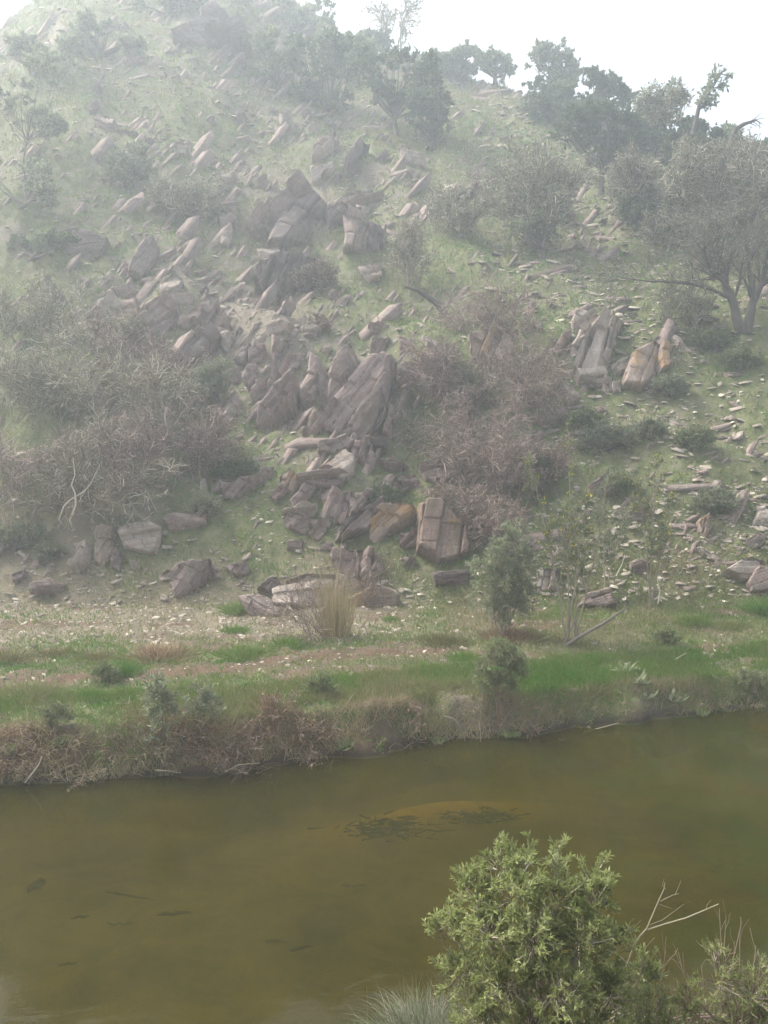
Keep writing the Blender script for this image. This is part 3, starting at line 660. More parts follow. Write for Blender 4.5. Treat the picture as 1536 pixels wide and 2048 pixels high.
def polyline_stones():
    """the thousands of smaller stones nobody could count"""
    n = 52000
    u = rng.uniform(-.56, .56, n); y = np.where(rng.random(n) < .36, rng.uniform(17, 30, n), 26+64*rng.random(n)**1.25)
    x = u*y; m = dirt_grass(x, y)
    ys = np.interp(x, shore[:, 0], shore[:, 1])
    pr = np.where(y < 26, .12+.55*m['gravel']+.12*m['dirt'], .35+.3*(x/y > .12)+.5*sstep(.0, .5, noise(x*.2, y*.2, 0, 88)))
    k = (rng.random(n) < pr) & (y > ys+1.0); x, y = x[k], y[k]; n = len(x)
    z = T(x, y); s = (rng.uniform(.010, .030, n)**1.0)*(1+np.maximum(y-12, 0)/12)*rng.choice([.6, 1, 1.7], n, p=[.55, .35, .10])*np.where((x/y > .1) & (y > 26), 1.55, 1)
    base = np.array([[-1.2, -1, -.2], [1.2, -.8, -.2], [1.3, 1, -.2], [-1.1, .9, -.2], [-1.0, -.7, .17], [1.1, -.6, .2], [.9, .8, .17], [-.9, .6, .22]])
    Vv = base[None]*(1+.35*rng.uniform(-1, 1, (n, 8, 3)))
    th = rng.uniform(0, 6.28, n); c, s_ = np.cos(th)[:, None], np.sin(th)[:, None]
    X = Vv[..., 0]*c-Vv[..., 1]*s_*.7; Y = Vv[..., 0]*s_+Vv[..., 1]*c*.7; Z = Vv[..., 2]+.35*X*rng.uniform(-1, 1, (n, 1))+.3*Y*rng.uniform(-.5, 1.2, (n, 1))
    Vw = np.stack([X*s[:, None]+x[:, None], Y*s[:, None]+y[:, None], Z*s[:, None]+z[:, None]+s[:, None]*.15], -1).reshape(-1, 3)
    q = np.array([[0, 1, 5, 4], [1, 2, 6, 5], [2, 3, 7, 6], [3, 0, 4, 7], [4, 5, 6, 7]])
    F = (q[None]+(np.arange(n)*8)[:, None, None]).reshape(-1, 4)
    m_ = ramp_mat('loose_stone', [(0, (.15, .125, .10)), (.6, (.28, .24, .19)), (1, (.46, .41, .33))], .95, 0, 9)
    tag(mesh_obj('scree', Vw, F, m_, attrs={'tint': np.repeat(rng.random(n)**1.3, 8)}), 'small broken stones littering slope and terrace', kind='stuff')
polyline_stones()
def ledges():
    """the countless broken blades of rock that stick out of the slope between the larger outcrops"""
    n = 15000
    u = rng.uniform(-.56, .56, n); y = 27+66*rng.random(n)**1.25; x = u*y
    k = rng.random(n) < rocky(x, y)*.42+.02; x, y = x[k], y[k]; n = len(x); z = T(x, y)
    L = rng.uniform(.18, .58, n)*(1+np.maximum(y-30, 0)/60)*rng.choice([.6, 1, 2.0], n, p=[.5, .38, .12]); Wd = L*rng.uniform(.09, .22, n); Tk = L*rng.uniform(.18, .35, n)
    flat = rng.random(n) < np.where(x/y > .1, .7, .15)
    dg = np.where(flat, rng.normal(10, 14, n), rng.normal(57, 6, n))*math.pi/180
    e = np.stack([np.cos(dg), .45*np.sin(dg), np.sin(dg)], -1); e = e/np.linalg.norm(e, axis=1, keepdims=True)
    nn = np.stack([rng.uniform(-.5, .25, n), -np.ones(n)*.8, rng.uniform(.1, .6, n)], -1); nn -= (nn*e).sum(1, keepdims=True)*e; nn /= np.linalg.norm(nn, axis=1, keepdims=True)
    v = np.cross(nn, e)
    b = np.array([[-1, -1, -1.2], [.9, -.9, -1.2], [1, .9, -1.2], [-1.1, 1, -1.2], [-.9, -1, .35], [.95, -.55, .45], [.7, .9, .3], [-.75, .8, .5]])
    b = b[None]*(1+.3*rng.uniform(-1, 1, (n, 8, 3)))
    P = np.stack([x, y, z], -1)[:, None]+b[..., :1]*(e*L[:, None])[:, None]+b[..., 1:2]*(v*Wd[:, None])[:, None]+b[..., 2:]*(nn*Tk[:, None])[:, None]
    q = np.array([[0, 1, 5, 4], [1, 2, 6, 5], [2, 3, 7, 6], [3, 0, 4, 7], [4, 5, 6, 7]]); F = (q[None]+(np.arange(n)*8)[:, None, None]).reshape(-1, 4)
    a = P[:, 5]-P[:, 4]; c = P[:, 7]-P[:, 4]
    if (np.cross(a, c)*nn).sum(1).mean() < 0: F = F[:, ::-1]
    tag(mesh_obj('broken_ledges', P.reshape(-1, 3), F, M_rock, attrs={'strat': (P*v[:, None]).sum(-1).ravel()*3}), 'countless small rock blades jutting from the slope', kind='stuff')
ledges()

# ------------------------------------------------------------------ plants: batch builders
def unit(v): return v/np.maximum(np.linalg.norm(v, axis=-1, keepdims=True), 1e-9)
def tubes(P, Rr, sides=3):
    n, k, _ = P.shape
    D = unit(P[:, -1]-P[:, 0]); a = np.where(np.abs(D[:, 2:3]) > .9, [[1., 0, 0]], [[0, 0, 1.]])
    e1 = unit(np.cross(D, a)); e2 = np.cross(D, e1)
    th = np.arange(sides)*2*math.pi/sides
    off = e1[:, None, None]*np.cos(th)[None, None, :, None]+e2[:, None, None]*np.sin(th)[None, None, :, None]
    V_ = (P[:, :, None]+off*Rr[:, :, None, None]).reshape(-1, 3)
    i = np.arange(n*k*sides).reshape(n, k, sides); j = np.roll(i, -1, 2)
    F_ = np.stack([i[:, :-1], j[:, :-1], j[:, 1:], i[:, 1:]], -1).reshape(-1, 4)
    return V_, F_
def strand(r, P, D, L, rad, K=5, wob=.15, up=0.0, taper=.35):
    """N curved polylines"""
    n = len(P); pts = [P]; d = unit(D)
    for k in range(K-1):
        d = unit(d + wob*r.normal(size=(n, 3)) + np.array([0, 0, 1.])*(up if np.isscalar(up) else up[:, None]))
        pts.append(pts[-1]+d*(L/(K-1))[:, None])
    Pp = np.stack(pts, 1); t = np.linspace(0, 1, K)
    return Pp, rad[:, None]*(1-(1-taper)*t)[None]
def kids(r, Pp, Rr, n, L, ang=.7, t0=.25, K=5, wob=.15, up=0.0, rr=.5, taper=.35, lenfall=.5):
    N0, K0, _ = Pp.shape
    idx = np.repeat(np.arange(N0), n); t = r.uniform(t0, 1, len(idx))*(K0-1-1e-3); a = t.astype(int); f = (t-a)[:, None]
    base = Pp[idx, a]*(1-f)+Pp[idx, a+1]*f; d = unit(Pp[idx, a+1]-Pp[idx, a])
    q = unit(np.cross(d, r.normal(size=d.shape))); an = (ang*r.uniform(.6, 1.3, len(idx)))[:, None]
    dd = d*np.cos(an)+q*np.sin(an)
    ln = L*r.uniform(.6, 1.2, len(idx))*(1-lenfall*(t/(K0-1))); rad = Rr[idx, a]*rr
    return strand(r, base, dd, ln, rad, K, wob, up, taper)
def leafset(r, Pp, n, L, W, t0=.1, spread=.8, curl=.2):
    N0, K0, _ = Pp.shape
    idx = np.repeat(np.arange(N0), n); t = r.uniform(t0, 1, len(idx))*(K0-1-1e-3); a = t.astype(int); f = (t-a)[:, None]
    base = Pp[idx, a]*(1-f)+Pp[idx, a+1]*f; d = unit(Pp[idx, a+1]-Pp[idx, a])
    d = unit(d+spread*r.normal(size=d.shape)*.7)
    return leaf_quads(r, base, d, L*r.uniform(.6, 1.3, len(base)), W)
def leaf_quads(r, base, d, L, W, up=None):
    s = unit(np.cross(d, r.normal(size=d.shape) if up is None else up)); n = np.cross(s, d)
    L = L[:, None]; w = W*(L/np.mean(L))
    mid = base+d*L*.45+n*L*.06
    V_ = np.stack([base, mid-s*w*.5, base+d*L-n*L*.06, mid+s*w*.5], 1).reshape(-1, 3)
    return V_, np.arange(len(V_)).reshape(-1, 4)
def merge(parts):
    Vs, Fs, Ts, o = [], [], [], 0
    for V_, F_, t_ in parts:
        Vs.append(V_); Fs.append(F_+o); Ts.append(t_); o += len(V_)
    return np.concatenate(Vs), np.concatenate(Fs), np.concatenate(Ts)
def tint(r, nitems, per, a=0, b=1, p=1.0):
    return np.repeat(a+(b-a)*r.random(nitems)**p, per)
def lobe_pts(r, lobes, n):
    """points through ellipsoids (cx,cy,cz,rx,ry,rz), denser towards the shell"""
    vol = np.array([l[3]*l[4]*l[5] for l in lobes])**.75; k = r.choice(len(lobes), n, p=vol/vol.sum())
    Lb = np.array(lobes)[k]; d = unit(r.normal(size=(n, 3))); rad = r.random(n)**.45
    return Lb[:, :3]+d*rad[:, None]*Lb[:, 3:6], d, k
def leafy(name, base, lobes, label, cat, mats, seed, nb=160, twigs=3, leaves=8, L=.12, W=.04, trunk_r=.1, stems=1, group=None, twigL=.35, tl=(0, 1), parts=('trunk', 'crown'), stem_spread=.1, extra_twigs=0):
    """trunk with limbs reaching into each lobe; twigs and leaves fill the lobes. base and lobes in world coordinates."""
    r = np.random.default_rng(seed); base = np.array(base, float)
    lobes = [np.array(l, float)-np.array([*base, 0, 0, 0]) for l in lobes]
    root = thing(name, base, label, cat, group)
    W_ = []
    stem_pts = []
    low = min(l[2]-l[5] for l in lobes); ctr = np.mean([l[:3] for l in lobes], 0)
    fork = np.array([ctr[0]*.35, ctr[1]*.35, max(low, .12*ctr[2])])
    for s in range(stems):
        b0 = np.array([r.normal()*stem_spread, r.normal()*stem_spread, -.15]); f = fork+np.array([r.normal(), r.normal(), 0])*stem_spread*1.5
        P = np.array([b0, b0*.6+f*.4+r.normal(size=3)*.05*f[2], f])
        K = 6; t = np.linspace(0, 1, K)[:, None]; C = (1-t)**2*P[0]+2*t*(1-t)*P[1]+t*t*P[2]
        rr = trunk_r*(1-.35*t[:, 0]) * (1+.5*np.exp(-t[:, 0]*6))
        V_, F_ = tubes(C[None], rr[None]/math.sqrt(stems)*(1 if stems == 1 else .9), 8); W_.append((V_, F_, tint(r, 1, len(V_), .2, .6))); stem_pts.append(C)
    br = []
    for i, l in enumerate(lobes):
        C = stem_pts[i % stems]; s0 = C[-1] if r.random() < .6 else C[-2]
        for q in range(2):
            tgt = l[:3]+r.normal(size=3)*l[3:6]*.3; m = s0*.5+tgt*.5+r.normal(size=3)*.12*np.linalg.norm(tgt-s0)-np.array([0, 0, .05])
            K = 7; t = np.linspace(0, 1, K)[:, None]; B = (1-t)**2*s0+2*t*(1-t)*m+t*t*tgt
            br.append(B)
    br = np.array(br); rr = trunk_r*.5/math.sqrt(stems)*np.linspace(1, .25, 7)[None].repeat(len(br), 0)
    V_, F_ = tubes(br, rr, 5); W_.append((V_, F_, tint(r, len(br), 35, .1, .7)))
    pts, d, k = lobe_pts(r, lobes, nb)
    # each sprig grows from the nearest limb tip region outwards
    cen = np.array(lobes)[k][:, :3]; st = cen+(pts-cen)*.45
    dirn = unit((pts-cen)+np.array([0, 0, .35*np.mean([l[5] for l in lobes])]))
    sp, sr = strand(r, st, dirn, np.full(nb, twigL*1.2)*r.uniform(.6, 1.3, nb)+np.linalg.norm(pts-st, axis=1)*.5, np.full(nb, trunk_r*.07+.002), 5, .2, .05)
    V_, F_ = tubes(sp, sr, 3); W_.append((V_, F_, tint(r, nb, 15, 0, 1)))
    tw, tr_ = kids(r, sp, sr, twigs, twigL, .7, .2, 4, .2, .08, .6)
    V_, F_ = tubes(tw, tr_, 3); W_.append((V_, F_, tint(r, len(tw), 12, .2, 1)))
    if extra_twigs:
        e, er = kids(r, sp, sr, extra_twigs, twigL*1.8, .5, .4, 5, .15, .1, .8)
        V_, F_ = tubes(e, er, 3); W_.append((V_, F_, tint(r, len(e), 15, .4, 1)))
    V_, F_, T_ = merge(W_); mesh_obj(parts[0], V_, F_, mats[0], root, {'tint': T_})
    V1, F1 = leafset(r, sp, leaves, L, W, .35); V2, F2 = leafset(r, tw, leaves, L, W)
    # sprig-wise tint: whole sprigs are lighter or darker
    ts = r.random(nb); t1 = np.repeat(ts, leaves); t2 = np.repeat(np.repeat(ts, twigs), leaves)
    def tt(t): return np.repeat(np.clip(tl[0]+(tl[1]-tl[0])*(.55*t+.45*r.random(len(t))), 0, 1), 4)
    V_, F_, T_ = merge([(V1, F1, tt(t1)), (V2, F2, tt(t2))]); mesh_obj(parts[1], V_, F_, mats[1], root, {'tint': T_})
    return root
def brush(name, base, w, h, label, cat, mats, seed, n0=9, n1=9, n2=7, n3=3, up=.03, droop=0, rad=.02, group=None, leaves=0, L=.07, W=.03, lean=(0, 0), tw=.0035, dep=.6):
    """many stemmed tangle of bare twigs"""
    r = np.random.default_rng(seed); root = thing(name, base, label, cat, group)
    P = np.stack([r.normal(size=n0)*w*.16, r.normal(size=n0)*w*.12, np.full(n0, -.1)], -1)
    an = r.uniform(0, 6.28, n0); ti = r.uniform(.15, 1.0, n0)
    D = np.stack([np.cos(an)*ti*w/h*.55+lean[0], np.sin(an)*ti*w/h*.55*dep+lean[1], np.ones(n0)*.8], -1)
    a, ar = strand(r, P, D, h*r.uniform(.6, 1.05, n0), np.full(n0, rad), 7, .16, up-droop*.5, .4)
    b, br = kids(r, a, ar, n1, h*.5, .8, .15, 6, .2, up-droop, .55)
    c, cr = kids(r, b, br, n2, h*.28, .8, .15, 5, .22, up*.5-droop, .6)
    parts = [(*tubes(a, ar, 5), tint(r, len(a), 35, .1, .6)), (*tubes(b, np.maximum(br, tw), 3), tint(r, len(b), 18, .1, .8)), (*tubes(c, np.maximum(cr, tw), 3), tint(r, len(c), 15, 0, 1, 1.5))]
    tips = c
    if n3:
        d, dr = kids(r, c, cr, n3, h*.13, .8, .1, 4, .25, -droop, .7); parts.append((*tubes(d, np.maximum(dr, tw*.8), 3), tint(r, len(d), 12, 0, 1, 1.5))); tips = d
    V_, F_, T_ = merge(parts); mesh_obj('stems', V_, F_, mats[0], root, {'tint': T_})
    if leaves:
        V_, F_ = leafset(r, tips, leaves, L, W); mesh_obj('leaves', V_, F_, mats[1], root, {'tint': np.repeat(r.random(len(F_)), 4)})
    return root
def px_lobes(base_y, specs, depth=.8):
    """lobes given by directions (px,row,rx px,ry px[,dy]) at the plant's own distance"""
    out = []
    for s in specs:
        dy = s[4] if len(s) > 4 else 0
        c = aty(s[0], s[1], base_y+dy); k = (base_y+dy)/FPX
        out.append((*c, s[2]*k, max(s[2], s[3])*k*depth, s[3]*k))
    return out
def far_tree(px, row, specs, label, cat, mats, seed, name='tree', group=None, nb=170, twigs=3, leaves=9, L=.3, W=.16, tr=.14, stems=1, dy=0, **kw):
    big = L > .15
    if big: specs = [(q[0], q[1], q[2]*.8, q[3]*.75, *q[4:]) for q in specs]; L *= .62; W *= .62; leaves = 11; kw.setdefault('tl', (.2, 1))
    b = hit(px, row) if dy == 0 else hit(px, row)+np.array([0, dy, 0])
    b[2] = float(T(b[0], b[1])); sc_ = b[1]/50
    return leafy(name, b, px_lobes(b[1], specs), label, cat, mats, seed, nb, twigs, leaves, L*sc_, W*sc_, tr*sc_, stems, group, (.30 if big else .40)*sc_, **kw)
def far_brush(px, row, wpx, hpx, label, cat, mats, seed, name='dry_bush', **kw):
    b = hit(px, row); k = b[1]/FPX
    return brush(name, b, wpx*k, hpx*k, label, cat, mats, seed, tw=kw.pop('tw', .0004*b[1]), **kw)

# ------------------------------------------------------------------ trees and shrubs of the hillside
DK = (M_bark, M_leaf_dark); GG = (M_bark, M_leaf_grey); OL = (M_bark, M_leaf_olive)
gU = 'trees and shrubs on the upper hillside'
def lob(r, x0, x1, y0, y1, n, rmin, rmax, fl=.8):
    return [(r.uniform(x0, x1), r.uniform(y0, y1), *(lambda q: (q, q*fl))(r.uniform(rmin, rmax)), r.uniform(-1, 1)) for _ in range(n)]
rl = np.random.default_rng(5)
# skyline and upper right
far_tree(1112, 205, [(1085,105,18,16),(1110,98,14,12),(1098,130,26,20),(1130,122,16,18),(1145,140,16,14),(1072,130,12,12),(1120,160,34,22),(1160,158,16,12)], 'round headed tree on the skyline right of the notch', 'tree', GG, 11, nb=240, L=.26, W=.15)
far_tree(1205, 225, [(1185,150,9,8),(1195,165,15,10),(1215,175,20,14),(1240,185,14,12),(1222,165,10,8),(1252,200,14,12)], 'low dark skyline tree just right of the round headed tree', 'tree', DK, 12, nb=150)
far_tree(985, 170, [(975,118,16,12),(1000,128,16,14),(960,135,14,12),(1012,145,12,10)], 'small domed bush on the skyline left of the notch', 'bush', GG, 13, name='bush', nb=110)
far_tree(905, 160, lob(rl, 860, 950, 108, 145, 8, 8, 15), 'shaggy bush row on the ridge left of the domed bush', 'bush', GG, 14, name='bush', nb=190, extra_twigs=1)
far_brush(800, 118, 70, 125, 'thin bare tree rising from the ridge at top centre', 'tree', (M_twig_g, M_leaf_grey), 15, name='bare_tree', n0=4, n1=8, n2=5, n3=2, up=.08, rad=.10, leaves=1, L=.3, W=.12)
far_brush(1316, 248, 110, 75, 'wispy leafless bush on the skyline left of the crooked tree', 'bush', (M_twig_g, M_leaf_grey), 16, n0=12, n1=8, n2=5, n3=2, up=.05, rad=.04, leaves=2, L=.22, W=.1)
def crooked():
    b = hit(1388, 268); root = thing('crooked_tree', b, 'thin crooked tree leaning right on the skyline', 'tree'); r = np.random.default_rng(17); k = b[1]/FPX
    tr = [(1385,272),(1393,235),(1399,208),(1415,190),(1432,163),(1441,148)]
    P = np.array([aty(p, q, b[1]) for p, q in tr])-b
    rad = np.array([.16, .13, .11, .09, .06, .03])
    ps = [(*tubes(P[None], rad[None], 7), np.full(42, .2))]
    a, ar = kids(r, P[None], rad[None], 22, 42*k, .9, .3, 6, .2, .04, .5); c, cr = kids(r, a, ar, 5, 18*k, .8, .2, 4, .2, .03, .6)
    ps += [(*tubes(a, ar, 4), tint(r, len(a), 24, 0, .5)), (*tubes(c, np.maximum(cr, .012), 3), tint(r, len(c), 12, 0, .5))]
    V_, F_, T_ = merge(ps); mesh_obj('trunk', V_, F_, M_bark, root, {'tint': T_})
    V_, F_ = leafset(r, c, 5, .26, .12); mesh_obj('crown', V_, F_, M_leaf_grey, root, {'tint': np.repeat(r.random(len(F_)), 4)})
crooked()
def dead_arch():
    b = hit(1462, 300); root = thing('dead_branch', b, 'bare bent branch arching over the skyline near the right edge', 'branch')
    tr = [(1458,302),(1464,276),(1472,258),(1488,248),(1500,244),(1512,240),(1524,248)]
    P = np.array([aty(p, q, b[1]) for p, q in tr])-b; rad = np.array([.17, .15, .13, .11, .08, .06, .03])
    r = np.random.default_rng(3); a, ar = kids(r, P[None], rad[None], 7, .9, .8, .5, 4, .2, 0, .4)
    V_, F_, T_ = merge([(*tubes(P[None], rad[None], 7), np.full(49, .1)), (*tubes(a, ar, 3), np.full(len(a)*12, .2))]); mesh_obj('limb', V_, F_, M_bark, root, {'tint': T_})
dead_arch()
far_tree(1455, 330, lob(rl, 1415, 1480, 262, 305, 8, 10, 20), 'grey green bush at the foot of the bare bent branch', 'bush', GG, 18, name='bush', nb=160)
far_tree(1520, 345, lob(rl, 1495, 1550, 290, 325, 7, 12, 22), 'dark bush on the skyline at the right edge', 'bush', DK, 19, name='bush', nb=160)
far_tree(1350, 300, lob(rl, 1290, 1400, 248, 295, 10, 10, 20), 'thick dark bush below the skyline left of the crooked tree', 'bush', DK, 20, name='bush', nb=230)
far_tree(1165, 262, lob(rl, 1075, 1250, 195, 250, 14, 16, 26), 'band of dark scrub hugging the ridge under the low skyline tree', 'scrub', DK, 301, name='bush', nb=330, L=.22)
far_tree(1285, 300, lob(rl, 1225, 1345, 225, 290, 11, 16, 28), 'dark scrub on the ridge slope left of the thick dark bush', 'scrub', DK, 302, name='bush', nb=280, L=.22)
far_tree(1400, 350, lob(rl, 1340, 1440, 270, 325, 10, 14, 24), 'dark scrub just below the foot of the crooked tree', 'scrub', DK, 303, name='bush', nb=240, L=.22)
far_tree(690, 160, lob(rl, 640, 740, 70, 140, 9, 16, 28), 'hazy scrub on the ridge between the two upper evergreens', 'scrub', GG, 304, name='bush', nb=200, L=.26)
# tree masses, upper middle
far_tree(660, 232, lob(rl, 590, 720, 75, 200, 13, 22, 38), 'tall hazy evergreen above the spearhead slab', 'tree', DK, 21, nb=210, L=.3, tl=(.3, 1))
far_tree(560, 185, lob(rl, 520, 610, 70, 150, 10, 18, 30), 'hazy evergreen just right of the summit outcrop', 'tree', GG, 22, nb=170, L=.3, tr=.06)
far_tree(600, 75, lob(rl, 540, 660, 5, 60, 9, 16, 28), 'small faint tree on the ridge right of the summit', 'tree', GG, 23, nb=90, L=.32)
far_tree(790, 268, lob(rl, 725, 870, 110, 235, 15, 24, 40), 'broad dark evergreen below the thin bare ridge tree', 'tree', DK, 24, nb=260, L=.28, tl=(.2, 1))
far_tree(725, 130, lob(rl, 690, 790, 80, 125, 8, 14, 26), 'small ridge bush between evergreen and bare tree', 'bush', DK, 25, name='bush', nb=150)
far_tree(865, 300, lob(rl, 830, 900, 200, 280, 8, 16, 28), 'dark bush at the right foot of the broad evergreen', 'bush', DK, 26, name='bush', nb=190)
# dark tree with a visible trunk, upper right
far_tree(1196, 392, [(1150,240,38,30),(1200,230,46,36),(1250,250,40,34),(1175,280,44,32),(1230,290,44,32),(1200,320,36,22),(1130,270,26,24),(1268,290,28,26)], 'large dark tree with a visible trunk on the upper right slope', 'tree', DK, 27, nb=440, L=.24, tr=.2)
far_tree(1100, 240, lob(rl, 1060, 1150, 180, 230, 9, 16, 26), 'dark scrub below the round headed skyline tree', 'bush', DK, 28, name='bush', nb=190)
far_brush(1065, 500, 130, 190, 'greyish half bare tree between the upper crag and the large dark tree', 'tree', (M_twig_g, M_leaf_grey), 29, name='half_bare_tree', n0=9, n1=10, n2=8, n3=3, up=.05, rad=.05, leaves=3, L=.16, W=.07)
far_brush(985, 420, 90, 90, 'small twiggy bush left of the greyish half bare tree', 'bush', (M_twig, M_leaf_grey), 30, n0=9, n1=9, n2=7, n3=2, up=.04, rad=.03, leaves=1, L=.14, W=.06)
far_tree(1090, 515, lob(rl, 1030, 1120, 430, 490, 8, 14, 26), 'low green scrub at the foot of the half bare tree', 'bush', GG, 31, name='bush', nb=170, L=.2)
# right mass of grey brush
for i, (px, row, wp, hp, lb, mm) in enumerate([
   (1300, 440, 150, 140, 'grey twiggy tree right of the large dark tree', DK),
   (1400, 470, 170, 170, 'grey leafless tree in the middle of the right hand thicket', DK),
   (1500, 480, 160, 190, 'grey leafless tree at the right edge of the right hand thicket', DK),
   (1350, 500, 120, 90, 'low brown bush under the right hand thicket', DK),
   (1445, 395, 120, 100, 'pale twiggy bush near the top of the right hand thicket', GG)]):
    far_brush(px, row, wp, hp, lb, 'tree' if hp > 120 else 'bush', (M_twig_g, mm[1]), 40+i, name='leafless_tree' if hp > 120 else 'dry_bush', n0=9, n1=9, n2=8, n3=4, up=.05, rad=.045, leaves=1, L=.15, W=.07)
far_tree(1300, 470, lob(rl, 1250, 1350, 400, 450, 8, 18, 30), 'dark green bush left front of the right hand thicket', 'bush', DK, 46, name='bush', nb=240, L=.2)
far_tree(1395, 355, lob(rl, 1340, 1450, 300, 345, 8, 18, 30), 'dark bush behind the right hand thicket', 'bush', DK, 47, name='bush', nb=220, L=.24)
far_tree(1505, 400, lob(rl, 1470, 1560, 320, 385, 8, 20, 34), 'dark green tree at the right edge under the skyline', 'tree', DK, 48, nb=260, L=.24)
# twin trunk olive
def twin_tree():
    b = hit(1487, 662); y = b[1]; root = thing('twin_trunk_tree', b, 'old tree with two thick trunks in a V near the right edge', 'tree'); r = np.random.default_rng(50)
    L_ = [[(1484,668),(1474,640),(1468,606),(1452,575),(1448,545),(1440,512),(1430,480)],
          [(1492,668),(1500,640),(1508,606),(1520,584),(1532,562),(1540,530),(1548,490)],
          [(1470,612),(1462,585),(1440,562),(1418,545),(1405,520),(1400,495),(1398,470)],
          [(1468,600),(1448,592),(1420,580),(1380,570),(1330,566),(1290,566),(1240,560)],
          [(1510,600),(1502,570),(1498,540),(1494,510),(1490,480),(1484,455),(1480,440)]]
    R_ = [.22, .22, .10, .085, .10]; ps = []
    Ps = []
    for l, q in zip(L_, R_):
        P = np.array([aty(a, c, y+r.uniform(-.0, .0)) for a, c in l]); P[:, 1] += np.linspace(0, r.uniform(-1, 1), 7)*(.6); P -= b
        rad = q*np.linspace(1.1, .3, 7); Ps.append(P); ps.append((*tubes(P[None], rad[None], 8), np.full(56, .25)))
    Ps = np.array(Ps); Rr = np.array(R_)[:, None]*np.linspace(1, .3, 7)[None]
    a, ar = kids(r, Ps, Rr, 16, 2.2, .8, .35, 7, .16, .06, .4); c, cr = kids(r, a, ar, 8, 1.1, .8, .2, 5, .2, .03, .5); d, dr = kids(r, c, cr, 3, .5, .8, .1, 4, .2, 0, .6)
    ps += [(*tubes(a, ar, 5), tint(r, len(a), 35, .1, .6)), (*tubes(c, np.maximum(cr, .009), 3), tint(r, len(c), 15, 0, .8)), (*tubes(d, np.maximum(dr, .007), 3), tint(r, len(d), 12, 0, 1))]
    V_, F_, T_ = merge(ps); mesh_obj('trunk', V_, F_, M_bark, root, {'tint': T_})
    V_, F_ = leafset(r, d, 3, .11, .04); mesh_obj('crown', V_, F_, M_leaf_grey, root, {'tint': np.repeat(r.random(len(F_)), 4)})
twin_tree()
far_brush(1385, 660, 120, 80, 'twiggy undergrowth left of the twin trunk tree', 'bush', (M_twig_g, M_leaf_olive), 52, n0=10, n1=9, n2=7, n3=3, rad=.02, leaves=2, L=.09, W=.04)
far_tree(1425, 700, [(1405,680,20,12),(1430,684,22,14),(1450,688,14,10)], 'low green bush in the grass below the twin trunk tree', 'bush', OL, 53, name='bush', nb=130, L=.13, W=.06)
# left side, upper
far_tree(50, 330, lob(rl, -20, 130, 120, 260, 12, 26, 44), 'very hazy tree at the upper left edge', 'tree', GG, 60, nb=190, L=.3, tr=.05)
far_tree(70, 150, lob(rl, 0, 150, 85, 130, 10, 14, 24), 'faint tree on the top left ridge', 'tree', GG, 61, nb=120, L=.34)
far_tree(205, 120, lob(rl, 150, 270, 40, 100, 10, 14, 24), 'faint tree on the ridge left of the summit outcrop', 'tree', GG, 62, nb=120, L=.34)
far_tree(330, 40, lob(rl, 280, 400, -10, 30, 7, 14, 24), 'faint low scrub on the ridge above the summit outcrop', 'bush', GG, 63, name='bush', nb=140, L=.34)
far_tree(262, 382, [(240,330,34,30),(275,310,34,30),(270,350,44,28),(225,358,26,18),(300,345,20,20)], 'dark rounded bush on the upper left slope', 'bush', GG, 64, name='bush', nb=190, L=.2)
far_tree(40, 415, lob(rl, -20, 100, 330, 400, 9, 20, 34), 'wide dark bush at the left edge below the hazy tree', 'bush', GG, 65, name='bush', nb=160, L=.22)
far_brush(388, 442, 120, 95, 'straw coloured twiggy bush left of the great dark crag', 'bush', (M_twig_g, M_leaf_grey), 66, n0=10, n1=9, n2=7, n3=3, up=.03, rad=.03, leaves=2, L=.14, W=.06)
far_tree(60, 520, lob(rl, -10, 140, 465, 510, 8, 14, 24), 'low dark scrub at the left edge below the wide bush', 'bush', DK, 67, name='bush', nb=190, L=.18)
far_brush(630, 590, 90, 70, 'dark twiggy bush against the fluted cube outcrop', 'bush', (M_twig, M_leaf_dark), 68, n0=9, n1=9, n2=7, n3=2, rad=.02, leaves=1, L=.1, W=.05)
far_brush(640, 668, 40, 45, 'small dry tuft on the bench beside the lone flat topped stone', 'bush', (M_twig, M_leaf_dark), 69, n0=12, n1=6, n2=4, n3=0, rad=.012)
far_brush(900, 470, 110, 100, 'faint bare shrub on the slope right of the upper crag', 'bush', (M_twig_g, M_leaf_grey), 70, n0=8, n1=9, n2=7, n3=3, rad=.025, leaves=1, L=.12, W=.05)
far_brush(820, 590, 110, 130, 'thin bare tree standing above the brown brush', 'tree', (M_twig_g, M_leaf_grey), 71, name='bare_tree', n0=5, n1=9, n2=7, n3=3, up=.08, rad=.035)
def stump():
    b = hit(885, 632); root = thing('fallen_log', b, 'dark fallen trunk leaning down to the right above the brown brush', 'fallen trunk'); y = b[1]
    P = np.array([aty(p, q, y-.3) for p, q in ((812,574),(835,580),(856,594),(876,608),(884,622),(888,636))])-b
    r = np.random.default_rng(5); rad = np.array([.06, .10, .12, .15, .22, .25])
    a, ar = kids(r, P[None], rad[None], 8, .8, .8, .1, 5, .2, -.05, .3)
    V_, F_, T_ = merge([(*tubes(P[None], rad[None], 8), np.full(48, .1)), (*tubes(a, ar, 3), np.full(len(a)*15, .1))]); mesh_obj('trunk', V_, F_, M_bark, root, {'tint': T_})
stump()

